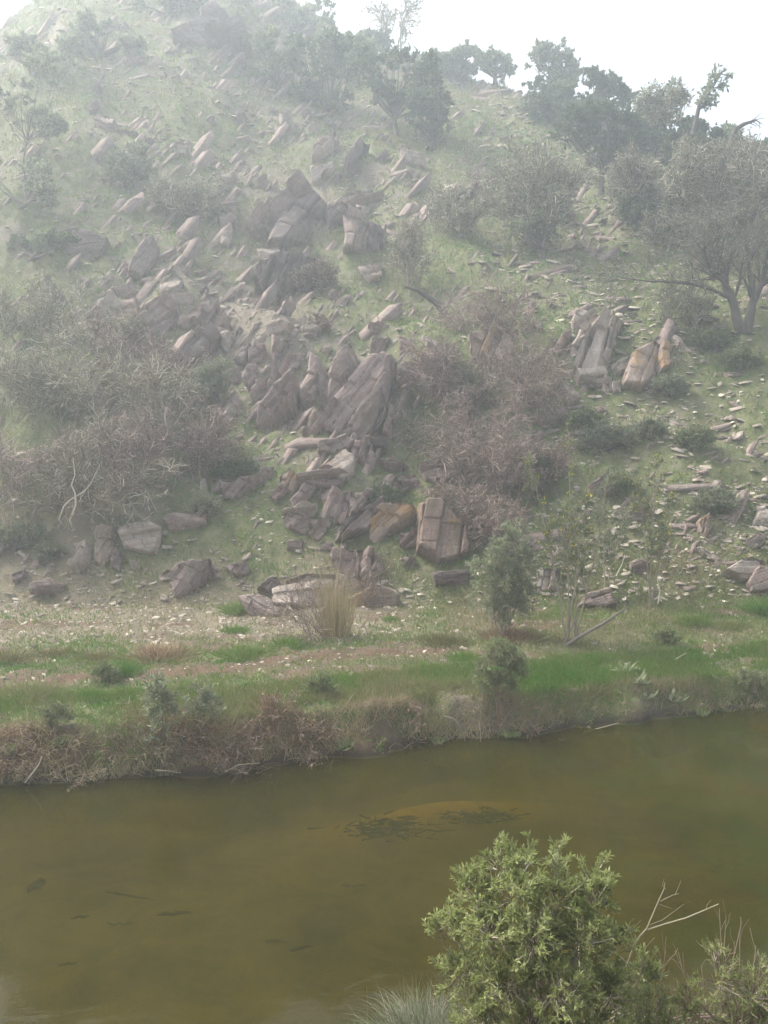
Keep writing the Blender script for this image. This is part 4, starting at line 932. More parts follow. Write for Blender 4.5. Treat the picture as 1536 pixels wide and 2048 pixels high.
# ------------------------------------------------------------------ left thicket
gL = None
LT = [(60,700,230,150,'thicket shrub with grey green leaves at the left edge, highest of the left thicket',3),
      (190,720,220,120,'brownish shrub at the top of the left thicket under the pale fluted outcrop',2),
      (310,760,200,130,'purplish bare shrub of the left thicket below the long humped outcrop',0),
      (60,840,260,190,'olive twiggy shrub at the left edge half way down the left thicket',3),
      (210,860,260,190,'dense greenish shrub in the middle of the left thicket',3),
      (350,880,230,180,'brown green shrub at the right side of the left thicket',2),
      (30,1040,260,210,'dark tangled shrub at the lower left corner of the left thicket',1),
      (150,1050,250,230,'shrub with a pale twisted stem at the bottom of the left thicket',2),
      (280,1000,260,190,'reddish brown shrub at the lower right of the left thicket',1),
      (400,960,170,150,'sparse bare shrub at the right tip of the left thicket',0)]
for i, (px, row, wp, hp, lb, lv) in enumerate(LT):
    lv += 1
    far_brush(px, row, wp*1.1, hp*.95, lb, 'shrub', (M_twig if lv < 3 else M_twig_g, M_leaf_olive), 80+i, name='thicket_shrub', n0=8, n1=9, n2=8, n3=3, up=.02, rad=.026, leaves=1 if lv == 4 else 0, L=.10, W=.045)
def pale_stem():
    b = hit(133, 1058); root = thing('twisted_stem', b, 'pale twisted bare stem at the foot of the left thicket', 'branch'); y = b[1]-.9
    for l, q in (([(133,1060),(140,1040),(152,1010),(150,985),(143,970),(150,950),(146,915)], .035), ([(120,1062),(118,1040),(128,1012),(140,1000),(165,985),(180,970),(200,930)], .025)):
        P = np.array([aty(p, r_, y) for p, r_ in l])-b; P[0, 1] += .6
        V_, F_ = tubes(P[None], (q*np.linspace(1.1, .4, 7))[None], 6); mesh_obj('stem', V_, F_, M_twig_g, root, {'tint': np.full(len(V_), .9)})
pale_stem()
far_tree(424, 812, [(415,760,26,26),(440,745,20,20),(400,785,22,18),(430,780,24,22)], 'rounded grey green bush at the left foot of the middle scarp', 'bush', GG, 95, name='bush', nb=260, L=.13, W=.05)
far_tree(412, 1035, [(405,1000,14,14),(415,1012,16,14),(398,1018,12,10)], 'small silvery bush on the grass below the pale shard', 'bush', GG, 96, name='bush', nb=110, L=.12, W=.05, tl=(.5, 1))
far_tree(40, 1100, [(30,1070,30,20),(70,1078,26,18),(10,1085,24,18)], 'bluish green bush at the lower left below the thicket', 'bush', GG, 97, name='bush', nb=200, L=.12, W=.05)
far_tree(95, 1125, [(90,1108,22,14),(112,1112,14,10)], 'small bluish bush right of the bluish green bush', 'bush', GG, 98, name='bush', nb=100, L=.11, W=.05)
far_tree(268, 1072, [(248,1058,18,12),(262,1050,14,9)], 'little olive bush on top of the big square block', 'bush', GG, 99, name='bush', nb=80, L=.1, W=.04)
far_tree(765, 1020, [(765,990,22,14),(750,1005,22,12),(785,1000,18,12)], 'dark bush growing from the shaded overhang', 'bush', DK, 100, name='bush', nb=130, L=.10, W=.05)
far_tree(480, 965, [(460,945,20,10),(490,940,24,10),(440,950,16,9)], 'dark ivy like bush on the short bank', 'bush', DK, 101, name='bush', nb=150, L=.10, W=.05)

# ------------------------------------------------------------------ brown brush, centre right
CB = [(985,700,150,140,'brown bare bush at the top of the brown brush beside the ochre faced boulder'),
      (850,800,130,120,'pinkish brown bush right against the largest slab'),
      (925,830,170,140,'dense brown bush in the middle of the brown brush'),
      (1010,850,170,170,'brown bush at the right side of the brown brush'),
      (940,960,150,170,'drooping dark brown bush hanging over the low broad rock face'),
      (1000,1010,150,170,'drooping brown bush at the bottom right of the brown brush'),
      (915,1050,110,110,'small brown drooping bush above the ochre streaked slab'),
      (985,1100,110,110,'bare brown bush behind the leafy green shrub'),
      (1085,960,120,100,'brown bush between the brown brush and the saplings')]
for i, (px, row, wp, hp, lb) in enumerate(CB):
    far_brush(px, row, wp, hp, lb, 'bush', (M_twig, M_leaf_olive), 110+i, n0=9, n1=10, n2=9, n3=3, up=.02, droop=.10 if i > 2 else .04, rad=.022, tw=.0085)
far_tree(940, 835, [(930,770,26,38),(915,800,26,24),(950,790,22,28)], 'dark green broom like bush inside the brown brush', 'bush', GG, 120, name='bush', nb=260, L=.11, W=.035)
far_tree(1085, 980, [(1060,935,22,12),(1090,930,26,14),(1075,950,24,12)], 'dark green bush at the right foot of the brown brush', 'bush', DK, 121, name='bush', nb=150, L=.11, W=.05)
# right rubble slope bushes
for i, (px, row, wp, lb) in enumerate([(1215,905,110,'grey green bush in the upper part of the rubble slope'),(1175,860,60,'small olive bush on the rubble slope'),(1430,1030,90,'dark green spreading bush in the right hand grass'),(1390,900,70,'low bush near the middle of the rubble slope'),(1300,880,60,'small dark bush right of the oval grey slab foot'),(1480,740,70,'low bush in the grass near the right edge'),(1340,790,60,'grassy bush below the orange fronted block'),(1240,990,70,'dark bush behind the yellow flecked saplings')]):
    h = wp*.45
    far_tree(px, row, [(px-wp*.25, row-h*.5, wp*.25, h*.4), (px+wp*.2, row-h*.55, wp*.28, h*.42), (px, row-h*.8, wp*.22, h*.35)], lb, 'bush', OL if i % 2 else GG, 130+i, name='bush', nb=int(60+wp*1.3), L=.13, W=.05)

# ------------------------------------------------------------------ terrace plants
def green_shrub():
    b = hit(1000, 1272); b[2] = float(T(b[0], b[1]))
    sp = [(995,1110,24,34),(1030,1090,20,36),(1050,1130,24,36),(965,1140,20,30),(1010,1160,40,36),(1050,1190,30,32),(965,1190,26,26),(1025,1215,36,26),(1015,1065,12,22),(1040,1062,10,18),(990,1225,28,20)]
    leafy('leafy_shrub', b, px_lobes(b[1], sp, .7), 'tall leafy grey green shrub on the terrace beside the saplings', 'shrub', (M_twig, M_leaf_grey), 140, 480, 3, 8, .075, .026, .05, 5, None, .18, parts=('stems', 'leaves'), stem_spread=.12, tl=(.5, 1))
green_shrub()
def sapling(px, row, tip, label, seed, mats, lean_px=0, nb=70, name='sapling'):
    b = hit(px, row); y = b[1]; root = thing(name, b, label, 'sapling'); r = np.random.default_rng(seed)
    st = []
    for (tx, ty) in tip:
        A0 = np.zeros(3); B0 = aty(tx, ty, y+r.uniform(-.3, .3))-b; t = np.linspace(0, 1, 9)[:, None]
        P = A0*(1-t)+B0*t+np.sin(t*3.1)*np.array([r.uniform(-.12, .12), 0, 0])+r.normal(size=(9, 3))*.02*np.array([1, 1, .2]); P[0] = [0, 0, -.1]; st.append(P)
    st = np.array(st); sr = .028*np.linspace(1, .25, 9)[None].repeat(len(st), 0)
    a, ar = kids(r, st, sr, nb//len(st), .75, .55, .3, 6, .1, .05, .45, lenfall=.6); c, cr = kids(r, a, ar, 4, .3, .6, .3, 4, .15, 0, .6)
    V_, F_, T_ = merge([(*tubes(st, sr, 6), np.full(st.shape[0]*54, .35)), (*tubes(a, np.maximum(ar, .006), 3), tint(r, len(a), 18, 0, .7)), (*tubes(c, np.maximum(cr, .005), 3), tint(r, len(c), 12, 0, .7))])
    mesh_obj('stems', V_, F_, mats[0], root, {'tint': T_})
    V1, F1 = leafset(r, c, 7, .10, .026, .1, 1.0); ps = [(V1, F1, np.repeat(.6*r.random(len(F1))**1.2, 4))]
    if mats[2]:
        V2, F2 = leafset(r, c[::5], 3, .07, .05, .5, 1.2); ps.append((V2, F2, np.full(len(V2), 1.0)))
    V_, F_, T_ = merge(ps); mesh_obj('leaves', V_, F_, mats[2] or mats[1], root, {'tint': T_})
    return root
sapling(1135, 1290, [(1055,915),(1140,870),(1180,930)], 'thin many stemmed sapling with yellow flecks right of the leafy shrub', 150, (M_twig_g, M_leaf_grey, M_leaf_yel), nb=80)
sapling(1150, 1280, [(1160,1000),(1215,960),(1120,1060)], 'slender dark stemmed sapling just behind the leaning branch', 151, (M_twig_g, M_leaf_grey, None), nb=60)
sapling(1300, 1215, [(1318,920),(1345,1000),(1270,960)], 'dark stemmed sapling with yellow flecks on the right terrace', 152, (M_twig_g, M_leaf_grey, M_leaf_yel), nb=80)
sapling(1212, 1205, [(1205,1010),(1250,1030)], 'faint low sapling between the two yellow flecked ones', 153, (M_twig_g, M_leaf_grey, None), nb=50)
def sticks(name, label, cat, lines, base, mat, tn, dy=0.0, part='stem'):
    b = hit(*base); root = thing(name, b, label, cat)
    for l, r0 in lines:
        P = np.array([aty(p, q, b[1]+dy) for p, q in l])-b; rad = r0*np.linspace(1.1, .45, len(l))
        V_, F_ = tubes(P[None], rad[None], 7); mesh_obj(part, V_, F_, mat, root, {'tint': np.full(len(V_), tn)})
    return root
sticks('leaning_branch', 'bare forked branch leaning to the right from the sapling foot', 'branch', [([(1130,1292),(1165,1270),(1205,1248),(1235,1228),(1250,1218)], .05), ([(1249,1220),(1252,1208),(1242,1198),(1222,1192)], .026), ([(1128,1290),(1140,1262),(1150,1240),(1156,1220)], .022)], (1130,1290), M_bark, .85, -.1)
sticks('broken_twig', 'thin pale broken twig sticking up above the leaning branch', 'twig', [([(1232,1152),(1244,1128),(1250,1110)], .016)], (1232,1156), M_twig_g, 1, -.1)
sticks('white_stick', 'short white upright stick on the right terrace by the dark sapling', 'stick', [([(1316,1208),(1320,1180),(1314,1158)], .022)], (1316,1210), M_twig_g, 1, 0)
def blades(r, P, D, L, W, droop=.25, K=4):
    n = len(P); pts = [P]; d = unit(D)
    for k in range(K-1):
        d = unit(d-np.array([0, 0, 1.])*droop*(k/K)); pts.append(pts[-1]+d*(L/(K-1))[:, None])
    Pp = np.stack(pts, 1); s = unit(np.cross(D, r.normal(size=D.shape)*.3+np.array([0, 1., 0])))
    w = (W*np.array([1, .8, .55, .05])[None])[..., None]*.5 if np.isscalar(W) else W[:, None, None]*np.array([1, .8, .55, .05])[None, :, None]*.5
    V_ = np.stack([Pp-s[:, None]*w, Pp+s[:, None]*w], 2).reshape(-1, 3)
    i = np.arange(n*K*2).reshape(n, K, 2)
    F_ = np.stack([i[:, :-1, 0], i[:, :-1, 1], i[:, 1:, 1], i[:, 1:, 0]], -1).reshape(-1, 4)
    return V_, F_
def tuft(name, base, label, cat, mat, seed, n, h, w, W=.012, spread=.35, droop=.25, tl=(0, 1), lean=(0, 0), parent_part=None, group=None):
    r = np.random.default_rng(seed)
    P = np.stack([r.normal(size=n)*w*.35, r.normal(size=n)*w*.3, np.full(n, -.04)], -1)
    D = np.stack([P[:, 0]/max(w, .01)*spread*2+r.normal(size=n)*spread*.5+lean[0], P[:, 1]/max(w, .01)*spread*2+r.normal(size=n)*spread*.5+lean[1], np.ones(n)], -1)
    V_, F_ = blades(r, P, D, h*r.uniform(.45, 1.05, n), W, droop)
    o = mesh_obj(name, V_, F_, mat, None, {'tint': tint(r, n, 8, *tl)}); o.location = [float(q) for q in base]
    return tag(o, label, cat, group)
b = hit(668, 1272); k = b[1]/FPX
tuft('reed_clump', b+np.array([0, 0, 0]), 'tall straw coloured reed clump in front of the large smooth boulder', 'reeds', M_reed, 160, 480, 150*k, 34*k, .012, .17, .08, (.35, 1))
far_brush(640, 1278, 120, 150, 'bare pinkish twigs spreading from the left of the reed clump', 'twigs', (M_twig, None), 161, name='twig_clump', n0=24, n1=4, n2=3, n3=0, up=.01, rad=.009, lean=(-.35, 0), tw=.005)
sticks('reed_stalk', 'tall lone reed stalk left of the reed clump', 'reed', [([(650,1250),(640,1150),(630,1090),(614,1052)], .012)], (650,1262), M_reed, .7)
sticks('reed_stalk', 'tall reed stalk rising from the middle of the reed clump', 'reed', [([(672,1250),(676,1150),(682,1100),(686,1065)], .012)], (672,1262), M_reed, .8)
far_brush(735, 1215, 80, 90, 'thin bare twigs right of the reed clump over the pinkish boulder', 'twigs', (M_twig, None), 162, name='twig_clump', n0=14, n1=5, n2=3, n3=0, rad=.009, tw=.005)
far_brush(720, 1165, 60, 70, 'few pale upright twigs in front of the shaded leaning block', 'twigs', (M_twig, None), 163, name='twig_clump', n0=7, n1=4, n2=2, n3=0, rad=.008, tw=.005)
# low bushes on the terrace
TB = [(320,1310,110,34,'wide low brown bush on the left gravel',M_weed_dry,(.35,1)),(195,1318,70,28,'small greyish bush left of the wide low brown bush',M_weed_straw,(.1,.6)),(240,1345,60,40,'bright green leafy plant on the left terrace',M_grass,(0,.25)),(120,1310,80,26,'dull low bush at the far left of the gravel',M_weed_straw,(0,.6)),
      (20,1320,60,34,'greyish bush cut by the left edge on the gravel',M_weed_straw,(0,.7)),(50,1390,110,40,'grey green bush at the left edge above the bank',M_grass,(.4,.8)),(490,1310,70,34,'dark green bush on the track left of the reeds',M_grass,(.2,.6)),(575,1290,60,24,'flat green plant below the twig clump',M_grass,(0,.4)),
      (885,1285,70,34,'silvery sage bush left of the leafy shrub',M_weed_straw,(0,.5)),(925,1318,50,30,'dark green bush at the left foot of the leafy shrub',M_grass,(.1,.5)),(1385,1248,44,36,'blue green rounded bush on the right terrace',M_grass,(.2,.6)),(1460,1252,60,24,'grey green low bush right of the blue green bush',M_grass,(.4,.7)),
      (1525,1225,36,50,'fresh green bush at the right edge of the terrace',M_grass,(0,.4)),(470,1265,34,26,'small dark green tuft at the gravel edge',M_grass,(.1,.4)),(780,1240,18,18,'tiny dark tuft on the grass right of the reeds',M_grass,(.1,.4)),(480,1225,44,40,'green tuft beside the flat purplish boulder',M_grass,(.1,.6)),(1020,1275,90,34,'brown dry skirt of weeds under the leafy shrub',M_weed_dry,(.1,.8))]
for i, (px, row, wp, hp, lb, mt, tl) in enumerate(TB):
    b = hit(px, row); k = b[1]/FPX
    tuft('low_bush', b, lb, 'bush', mt, 170+i, int(150+wp*hp*.2), hp*k*.9, wp*k*.8, .02, .9, .5, tl)

# ------------------------------------------------------------------ bank vegetation
BK = [(430,1540,170,120,'large dry brown weed bush hanging over the water left of centre',M_weed_dry,(.0,.8),1),
      (330,1545,110,110,'dark stemmed straw weed bush left of the large dry bush',M_weed_straw,(0,.7),1),
      (540,1450,50,95,'upright rust brown dock plant on the bank top',M_weed_dry,(.2,.75),0),
      (590,1525,150,90,'collapsed brown dead bush spilling to the waterline',M_weed_dry,(.1,1),1),
      (250,1555,150,80,'mixed straw and green weeds on the left bank',M_grass,(.1,.8),1),
      (110,1560,150,90,'pale dry weeds on the far left bank',M_weed_straw,(.2,1),1),
      (20,1560,90,70,'brown dry weeds at the left edge of the bank',M_weed_dry,(.2,1),1),
      (720,1505,120,90,'low brown weed clump at the middle of the bank',M_weed_dry,(.2,1),1),
      (800,1495,120,100,'dense brown dry bush at the middle right of the bank',M_weed_dry,(.2,.95),1),
      (905,1485,110,80,'straw weeds overhanging a dark hollow in the bank',M_grass,(.3,1),1),
      (1030,1475,110,110,'brown dry weeds below the pale green bush on the bank',M_weed_dry,(.1,.9),1),
      (1130,1460,120,70,'pinkish dry grass on the bank right of the pale green bush',M_weed_dry,(.4,1),1),
      (1230,1450,120,60,'straw dry grass on the right part of the bank',M_weed_straw,(.3,1),1),
      (1340,1438,110,60,'dry grass under the broad leaved plants',M_grass,(.2,1),1),
      (1440,1432,120,80,'dark scrubby weeds on the far right bank',M_grass,(.2,.7),1),
      (1530,1426,90,90,'dark scrub on the bank at the right edge',M_weed_straw,(0,.5),1)]
for i, (px, row, wp, hp, lb, mt, tl, hang) in enumerate(BK):
    b = hit(px, row-14 if hang else row); k = b[1]/FPX
    r = np.random.default_rng(200+i)
    root = thing('dry_weed_bush', b, lb, 'weeds')
    hp *= r.uniform(.6, 1.1) if i < 7 else r.uniform(.4, .75); n = int(wp*(1.8 if i < 7 else .7))
    mt = M_grass if i in (7, 11, 12) else mt; tl = (.05, .9) if i in (7, 11, 12) else tl
    P = np.stack([r.uniform(-.5, .5, n)*wp*k, r.uniform(-.1, .45, n), np.zeros(n)], -1)
    P[:, 2] = T(P[:, 0]+b[0], P[:, 1]+b[1])-b[2]
    if hang:
        D = np.stack([r.normal(size=n)*.8, -.5+r.normal(size=n)*.6, np.full(n, .8)], -1); dr = .9
    else:
        P[:, 0] *= .4; D = np.stack([r.normal(size=n)*.25, r.normal(size=n)*.25, np.ones(n)], -1); dr = .1
    V_, F_ = blades(r, P, D, hp*k*r.uniform(.25, .7, n)*(1 if hang else 1.1), .016, dr)
    mesh_obj('dead_stalks', V_, F_, mt, root, {'tint': tint(r, n, 8, *tl)})
    st = 9 if mt is not M_grass else 14
    a, ar = strand(r, P[::st], unit(D[::st]), np.full(len(P[::st]), hp*k*.6), np.full(len(P[::st]), .006), 6, .25, -.02)
    c, cr = kids(r, a, ar, 7, hp*k*.35, .9, .2, 4, .3, -.05, .7)
    V_, F_, T_ = merge([(*tubes(a, ar, 3), tint(r, len(a), 18, 0, .7)), (*tubes(c, np.maximum(cr, .0035), 3), tint(r, len(c), 12, .1, 1))])
    mesh_obj('twigs', V_, F_, M_twig, root, {'tint': T_})
    V_, F_ = leafset(r, c, 4, .045, .018); mesh_obj('withered_leaves', V_, F_, mt, root, {'tint': np.repeat(np.clip(tl[0]+(tl[1]-tl[0])*r.random(len(F_)), 0, 1), 4)})
b = hit(1000, 1450)
leafy('green_bush', b, px_lobes(b[1], [(985,1330,34,30),(1020,1320,30,26),(1000,1300,26,22),(1030,1350,26,24),(975,1360,30,24),(1005,1375,34,24)], .7), 'feathery pale green bush on the bank top below the leafy shrub', 'bush', (M_twig, M_leaf_olive), 230, 330, 3, 8, .06, .016, .03, 5, None, .14, parts=('stems', 'leaves'), tl=(.4, 1))
b = hit(315, 1545)
leafy('tall_weed', b, px_lobes(b[1]-.2, [(315,1400,24,20),(330,1430,22,20),(300,1440,18,16),(310,1370,14,16),(322,1465,20,16)], .7), 'tall grey leaved weed standing at the left bank edge', 'weed', (M_bark, M_leaf_grey), 231, 60, 2, 5, .13, .028, .015, 2, None, .12, parts=('stems', 'leaves'), tl=(.3, 1), stem_spread=.03)
b = hit(400, 1500)
leafy('tall_weed', b, px_lobes(b[1], [(395,1395,30,20),(420,1415,24,20),(385,1430,22,18)], .7), 'grey leaved weed behind the large dry brown bush', 'weed', (M_bark, M_leaf_grey), 232, 60, 2, 5, .11, .025, .015, 2, None, .12, parts=('stems', 'leaves'), tl=(.2, .9), stem_spread=.03)
for i, (px, row, wp, lb) in enumerate([(105,1455,60,'dark green bush on the left bank top'),(210,1365,50,'bright fennel green plant on the left terrace edge'),(640,1395,60,'faint green weeds behind the rust brown dock plant'),(1500,1385,60,'olive bush on the right bank top'),(1330,1290,40,'dark green bush on the bank top beside the white stone')]):
    b = hit(px, row); 
    leafy('bush', b, px_lobes(b[1], [(px-wp*.25,row-wp*.25,wp*.3,wp*.25),(px+wp*.25,row-wp*.3,wp*.3,wp*.28),(px,row-wp*.5,wp*.28,wp*.25)], .8), lb, 'bush', (M_twig, M_leaf_olive), 240+i, 70, 3, 6, .06, .022, .02, 3, None, .12, parts=('stems', 'leaves'))
# broad leaved plants at the right
for i, (px, row, lb) in enumerate([(1252,1345,'broad leaved pale plant, upper of the pale leaved plants'),(1282,1370,'broad leaved pale plant in the middle of the bright grass'),(1292,1400,'largest broad leaved pale plant at the bank edge'),(1348,1405,'broad leaved plant furthest right on the bank edge'),(690,1500,'bright green broad leaved plant at the waterline in the middle'),(1400,1432,'bright green broad leaved plant at the right waterline'),(876,1488,'small green plant dipping in the water below the hollow'),(1024,1476,'small green plant hanging by the water under the dry weeds'),(20,1510,'fresh green plant at the far left of the bank'),(120,1490,'leafy green plant on the left bank')]):
    b = hit(px, row); r = np.random.default_rng(260+i); n = 14 if i < 4 else 26
    D = np.stack([r.normal(size=n)*.9, r.normal(size=n)*.7, r.uniform(.3, 1.2, n)], -1)
    V_, F_ = leaf_quads(r, np.zeros((n, 3))+r.normal(size=(n, 3))*.06*np.array([1, 1, .2])+np.array([0, 0, .03]), unit(D), r.uniform(.18, .36, n)*(1 if i < 4 else .7), .07)
    o = mesh_obj('broad_leaved_plant', V_, F_, M_leaf_yel if i >= 4 else M_leaf_grey, None, {'tint': tint(r, n, 4, .6 if i < 4 else .2, 1 if i < 4 else .6)}); o.location = [float(q) for q in b]; tag(o, lb, 'plant')
# loose sticks on the bank and stones at the water
sticks('driftwood_stick', 'pale stick lying at the waterline under the large dry bush', 'stick', [([(312,1541),(335,1542),(362,1546)], .016)], (335,1546), M_twig_g, .55, -.25)
sticks('driftwood_stick', 'pale stick slanting into the water in the middle of the bank', 'stick', [([(450,1544),(478,1530),(520,1526)], .018)], (480,1530), M_twig_g, .55, -.3)
sticks('driftwood_stick', 'long thin stick lying on the water edge right of centre', 'stick', [([(1165,1466),(1200,1456),(1238,1446)], .014)], (1200,1452), M_twig_g, .5, -.15)
sticks('curved_stalk', 'curved pale dead stalk at the far left bank', 'stalk', [([(50,1565),(66,1545),(78,1528),(84,1512)], .016)], (60,1560), M_twig_g, 1, -.1)
sticks('hanging_root', 'arched pale root hanging in the dark hollow of the bank', 'root', [([(888,1432),(908,1438),(922,1458),(930,1482)], .018)], (905,1450), M_twig_g, .5, -.35)
sticks('hanging_root', 'straight pale root hanging left of the brown weeds', 'root', [([(958,1440),(961,1462),(961,1484)], .014)], (958,1460), M_twig_g, .55, -.3)
sticks('fallen_twig', 'forked grey twig lying on the bright grass at the right', 'twig', [([(1330,1326),(1352,1318),(1372,1306)], .018)], (1350,1322), M_twig_g, .8, -.05)
for px, row, s, lb in ((1122,1476,.26,'small pale stone poking out of the water at the right'),(1414,1312,.42,'rounded whitish stone on the bright grass at the right'),(890,1324,.28,'upright grey stone on the bank top in the middle'),(1090,1322,.34,'flat whitish stone on the bank top below the sapling'),(438,1316,.2,'small white stone on the brown track'),(570,1352,.22,'pale stone at the lower edge of the track'),(25,1400,.4,'low pile of white stone at the left edge of the bank')):
    P = hit(px, row); put_tpl('flat', P, s*1.1, 'p', lb, None, 'stone')

# ------------------------------------------------------------------ grass
def grass():
    n = 560000
    u = rng.uniform(-.54, .54, n); y = np.where(rng.random(n) < .52, rng.uniform(15, 27.5, n), 26+62*rng.random(n)**1.5)
    x = u*y; ys = np.interp(x, shore[:, 0], shore[:, 1]); s = y-ys
    m = dirt_grass(x, y)
    clump = sstep(-.25, .3, fbm(x*1.6, y*1.6, 0, 3, 91))
    pr = m['grass']*(.25+.75*clump)*(1-m['gravel']*.75)+.05
    pr = np.where(y < 26, np.maximum(pr, .55*(1-m['gravel'])*(1-m['dirt'])), pr)
    pr = pr*np.where(y > 28, .72, 1); keep = (rng.random(n) < pr) & (s > .3); x, y, s = x[keep], y[keep], s[keep]; g = m['grass'][keep]; gv = m['gravel'][keep]; n = len(x)
    z = T(x, y)
    far = 1+np.maximum(y-18, 0)/16
    h = rng.uniform(.04, .12, n)*np.where(y < 26, 1.0, .8+.8*(rng.random(n) < .12))*far
    D = np.stack([rng.normal(size=n)*.45, rng.normal(size=n)*.45-.1, np.ones(n)], -1)
    P = np.stack([x, y, z-.02], -1)
    d = unit(D); sd_ = unit(np.cross(d, np.array([0, 1., 0])+rng.normal(size=(n, 3))*.5)); w = (.011*far*rng.uniform(.7, 1.4, n))[:, None]
    V_ = np.stack([P-sd_*w, P+sd_*w, P+d*h[:, None]], 1).reshape(-1, 3)
    big = fbm(x*.16, y*.16, 0, 3, 95); mid = fbm(x*.8, y*.8, 0, 3, 97)
    lush = .6*sstep(2.0, 6.5, x)*sstep(3.3, .8, s)*(s < 4)     # bright grass on the right bank top
    t = .45+.14*sstep(32, 55, y)+.38*big+.38*mid+.2*rng.normal(size=n)*.8 + .15*gv - .5*lush
    o = mesh_obj('grass', V_, np.arange(3*n).reshape(-1, 3), M_grass, None, {'tint': np.repeat(np.clip(t, 0, 1), 3)})
    tag(o, 'short green grass covering slope, terrace and bank', kind='stuff')
    # longer lush grass and weeds on the bank top
    n = 100000; x = rng.uniform(-9, 12, n); ys = np.interp(x, shore[:, 0], shore[:, 1]); s = rng.uniform(.12, 2.6, n)**1.0; y = ys+s
    f = fbm(x*.7, s*1.2, 0, 3, 99); kk = rng.random(n) < sstep(-.3, .3, f+.15); x, y, s = x[kk], y[kk], s[kk]; n = len(x)
    P = np.stack([x, y, T(x, y)-.02], -1); D = np.stack([rng.normal(size=n)*.5, -.25+rng.normal(size=n)*.4, np.ones(n)], -1)
    V_, F_ = blades(rng, P, D, rng.uniform(.07, .27, n)*(1+.7*(rng.random(n) < .08)), .014, .6)
    lush = np.maximum(sstep(-1, 5, x)*sstep(.2, .6, s)*(.55+.6*fbm(x*1.3, y*1.3, 0, 3, 107)), .6*sstep(.1, .5, fbm(x*.9, y*.9, 0, 2, 103)))
    t = np.clip(.50-.38*lush+.3*fbm(x*.5, y*.5, 0, 3, 101)+.35*(s < .7)+.15*rng.normal(size=n), 0, 1)
    tag(mesh_obj('bank_grass', V_, F_, M_grass, None, {'tint': np.repeat(t, 8)}), 'longer mixed grass along the top of the bank', kind='stuff')
grass()

# ------------------------------------------------------------------ things in the water
def sunk(lines, label, rad, cat='sunken branch', name='sunken_branch'):
    pts = [onz(p, q, -.08) for p, q in lines[0]]; c = np.mean(pts, 0)
    root = thing(name, c, label, cat)
    for l in lines:
        P = np.array([onz(p, q, -.08) for p, q in l])-c
        K = 8; tpar = np.linspace(0, len(l)-1, K); P = np.stack([np.interp(tpar, np.arange(len(l)), P[:, j]) for j in range(3)], -1)
        r = np.random.default_rng(hash_str(label)); P += r.normal(size=P.shape)*.015*np.array([1, 1, .3])
        V_, F_ = tubes(P[None], (rad*np.array([.4, .8, 1, .9, 1.1, .8, .6, .3]))[None], 6); mesh_obj('limb', V_, F_, M_sunk, root, {'tint': np.full(len(V_), .3)})
sunk([[(52,1783),(68,1772),(86,1768)], [(64,1776),(78,1764),(80,1758)]], 'dark sunken clump with a stub near the left edge of the water', .05)
sunk([[(212,1785),(255,1790),(312,1802)]], 'longest thin dark stick under the water on the left', .014)
sunk([[(318,1829),(348,1826),(382,1824)]], 'dark stick under the water right below the end of the longest stick', .025)
sunk([[(212,1847),(240,1849),(272,1848)]], 'dark stick under the water left of and below the others', .014)
sunk([[(142,1836),(165,1834),(180,1831)]], 'short dark stick under the water nearest the left clump', .018)
sunk([[(532,1880),(552,1882),(570,1881)]], 'faint dark stick under the water, left of the pair near the middle', .016)
sunk([[(576,1902),(600,1897),(626,1892)]], 'darker stick under the water, right of the pair near the middle', .02)
sunk([[(118,1929),(135,1928),(158,1923)]], 'short dark stick under the water at the lower left', .014)
sunk([[(682,1771),(705,1773),(730,1772)]], 'short dark stick under the water in the middle', .014)

def sunk_weed(px, row, w_, d_, lb, seed, n=900):
    c = onz(px, row, -.17); r = np.random.default_rng(seed)
    P = np.stack([r.normal(size=n)*w_*.4, r.normal(size=n)*d_*.4, r.uniform(-.12, 0, n)], -1)
    D = np.stack([1+r.normal(size=n)*.9, .25+r.normal(size=n)*.8, r.normal(size=n)*.05], -1)
    V_, F_ = blades(r, P, D, r.uniform(.1, .35, n), .03, .0)
    V_[:, 2] = np.minimum(V_[:, 2], .08)
    o = mesh_obj('water_weed', V_, F_, M_sunk, None, {'tint': tint(r, n, 8, 0, 1)}); o.location = [float(q) for q in c]; tag(o, lb, 'water weed')
sunk_weed(950, 1625, .95, .30, 'dark trailing water weed below the orange sunken sand patch', 401, 150)
sunk_weed(770, 1650, .8, .5, 'fainter dark water weed at the left end of the sand patch', 402, 160)

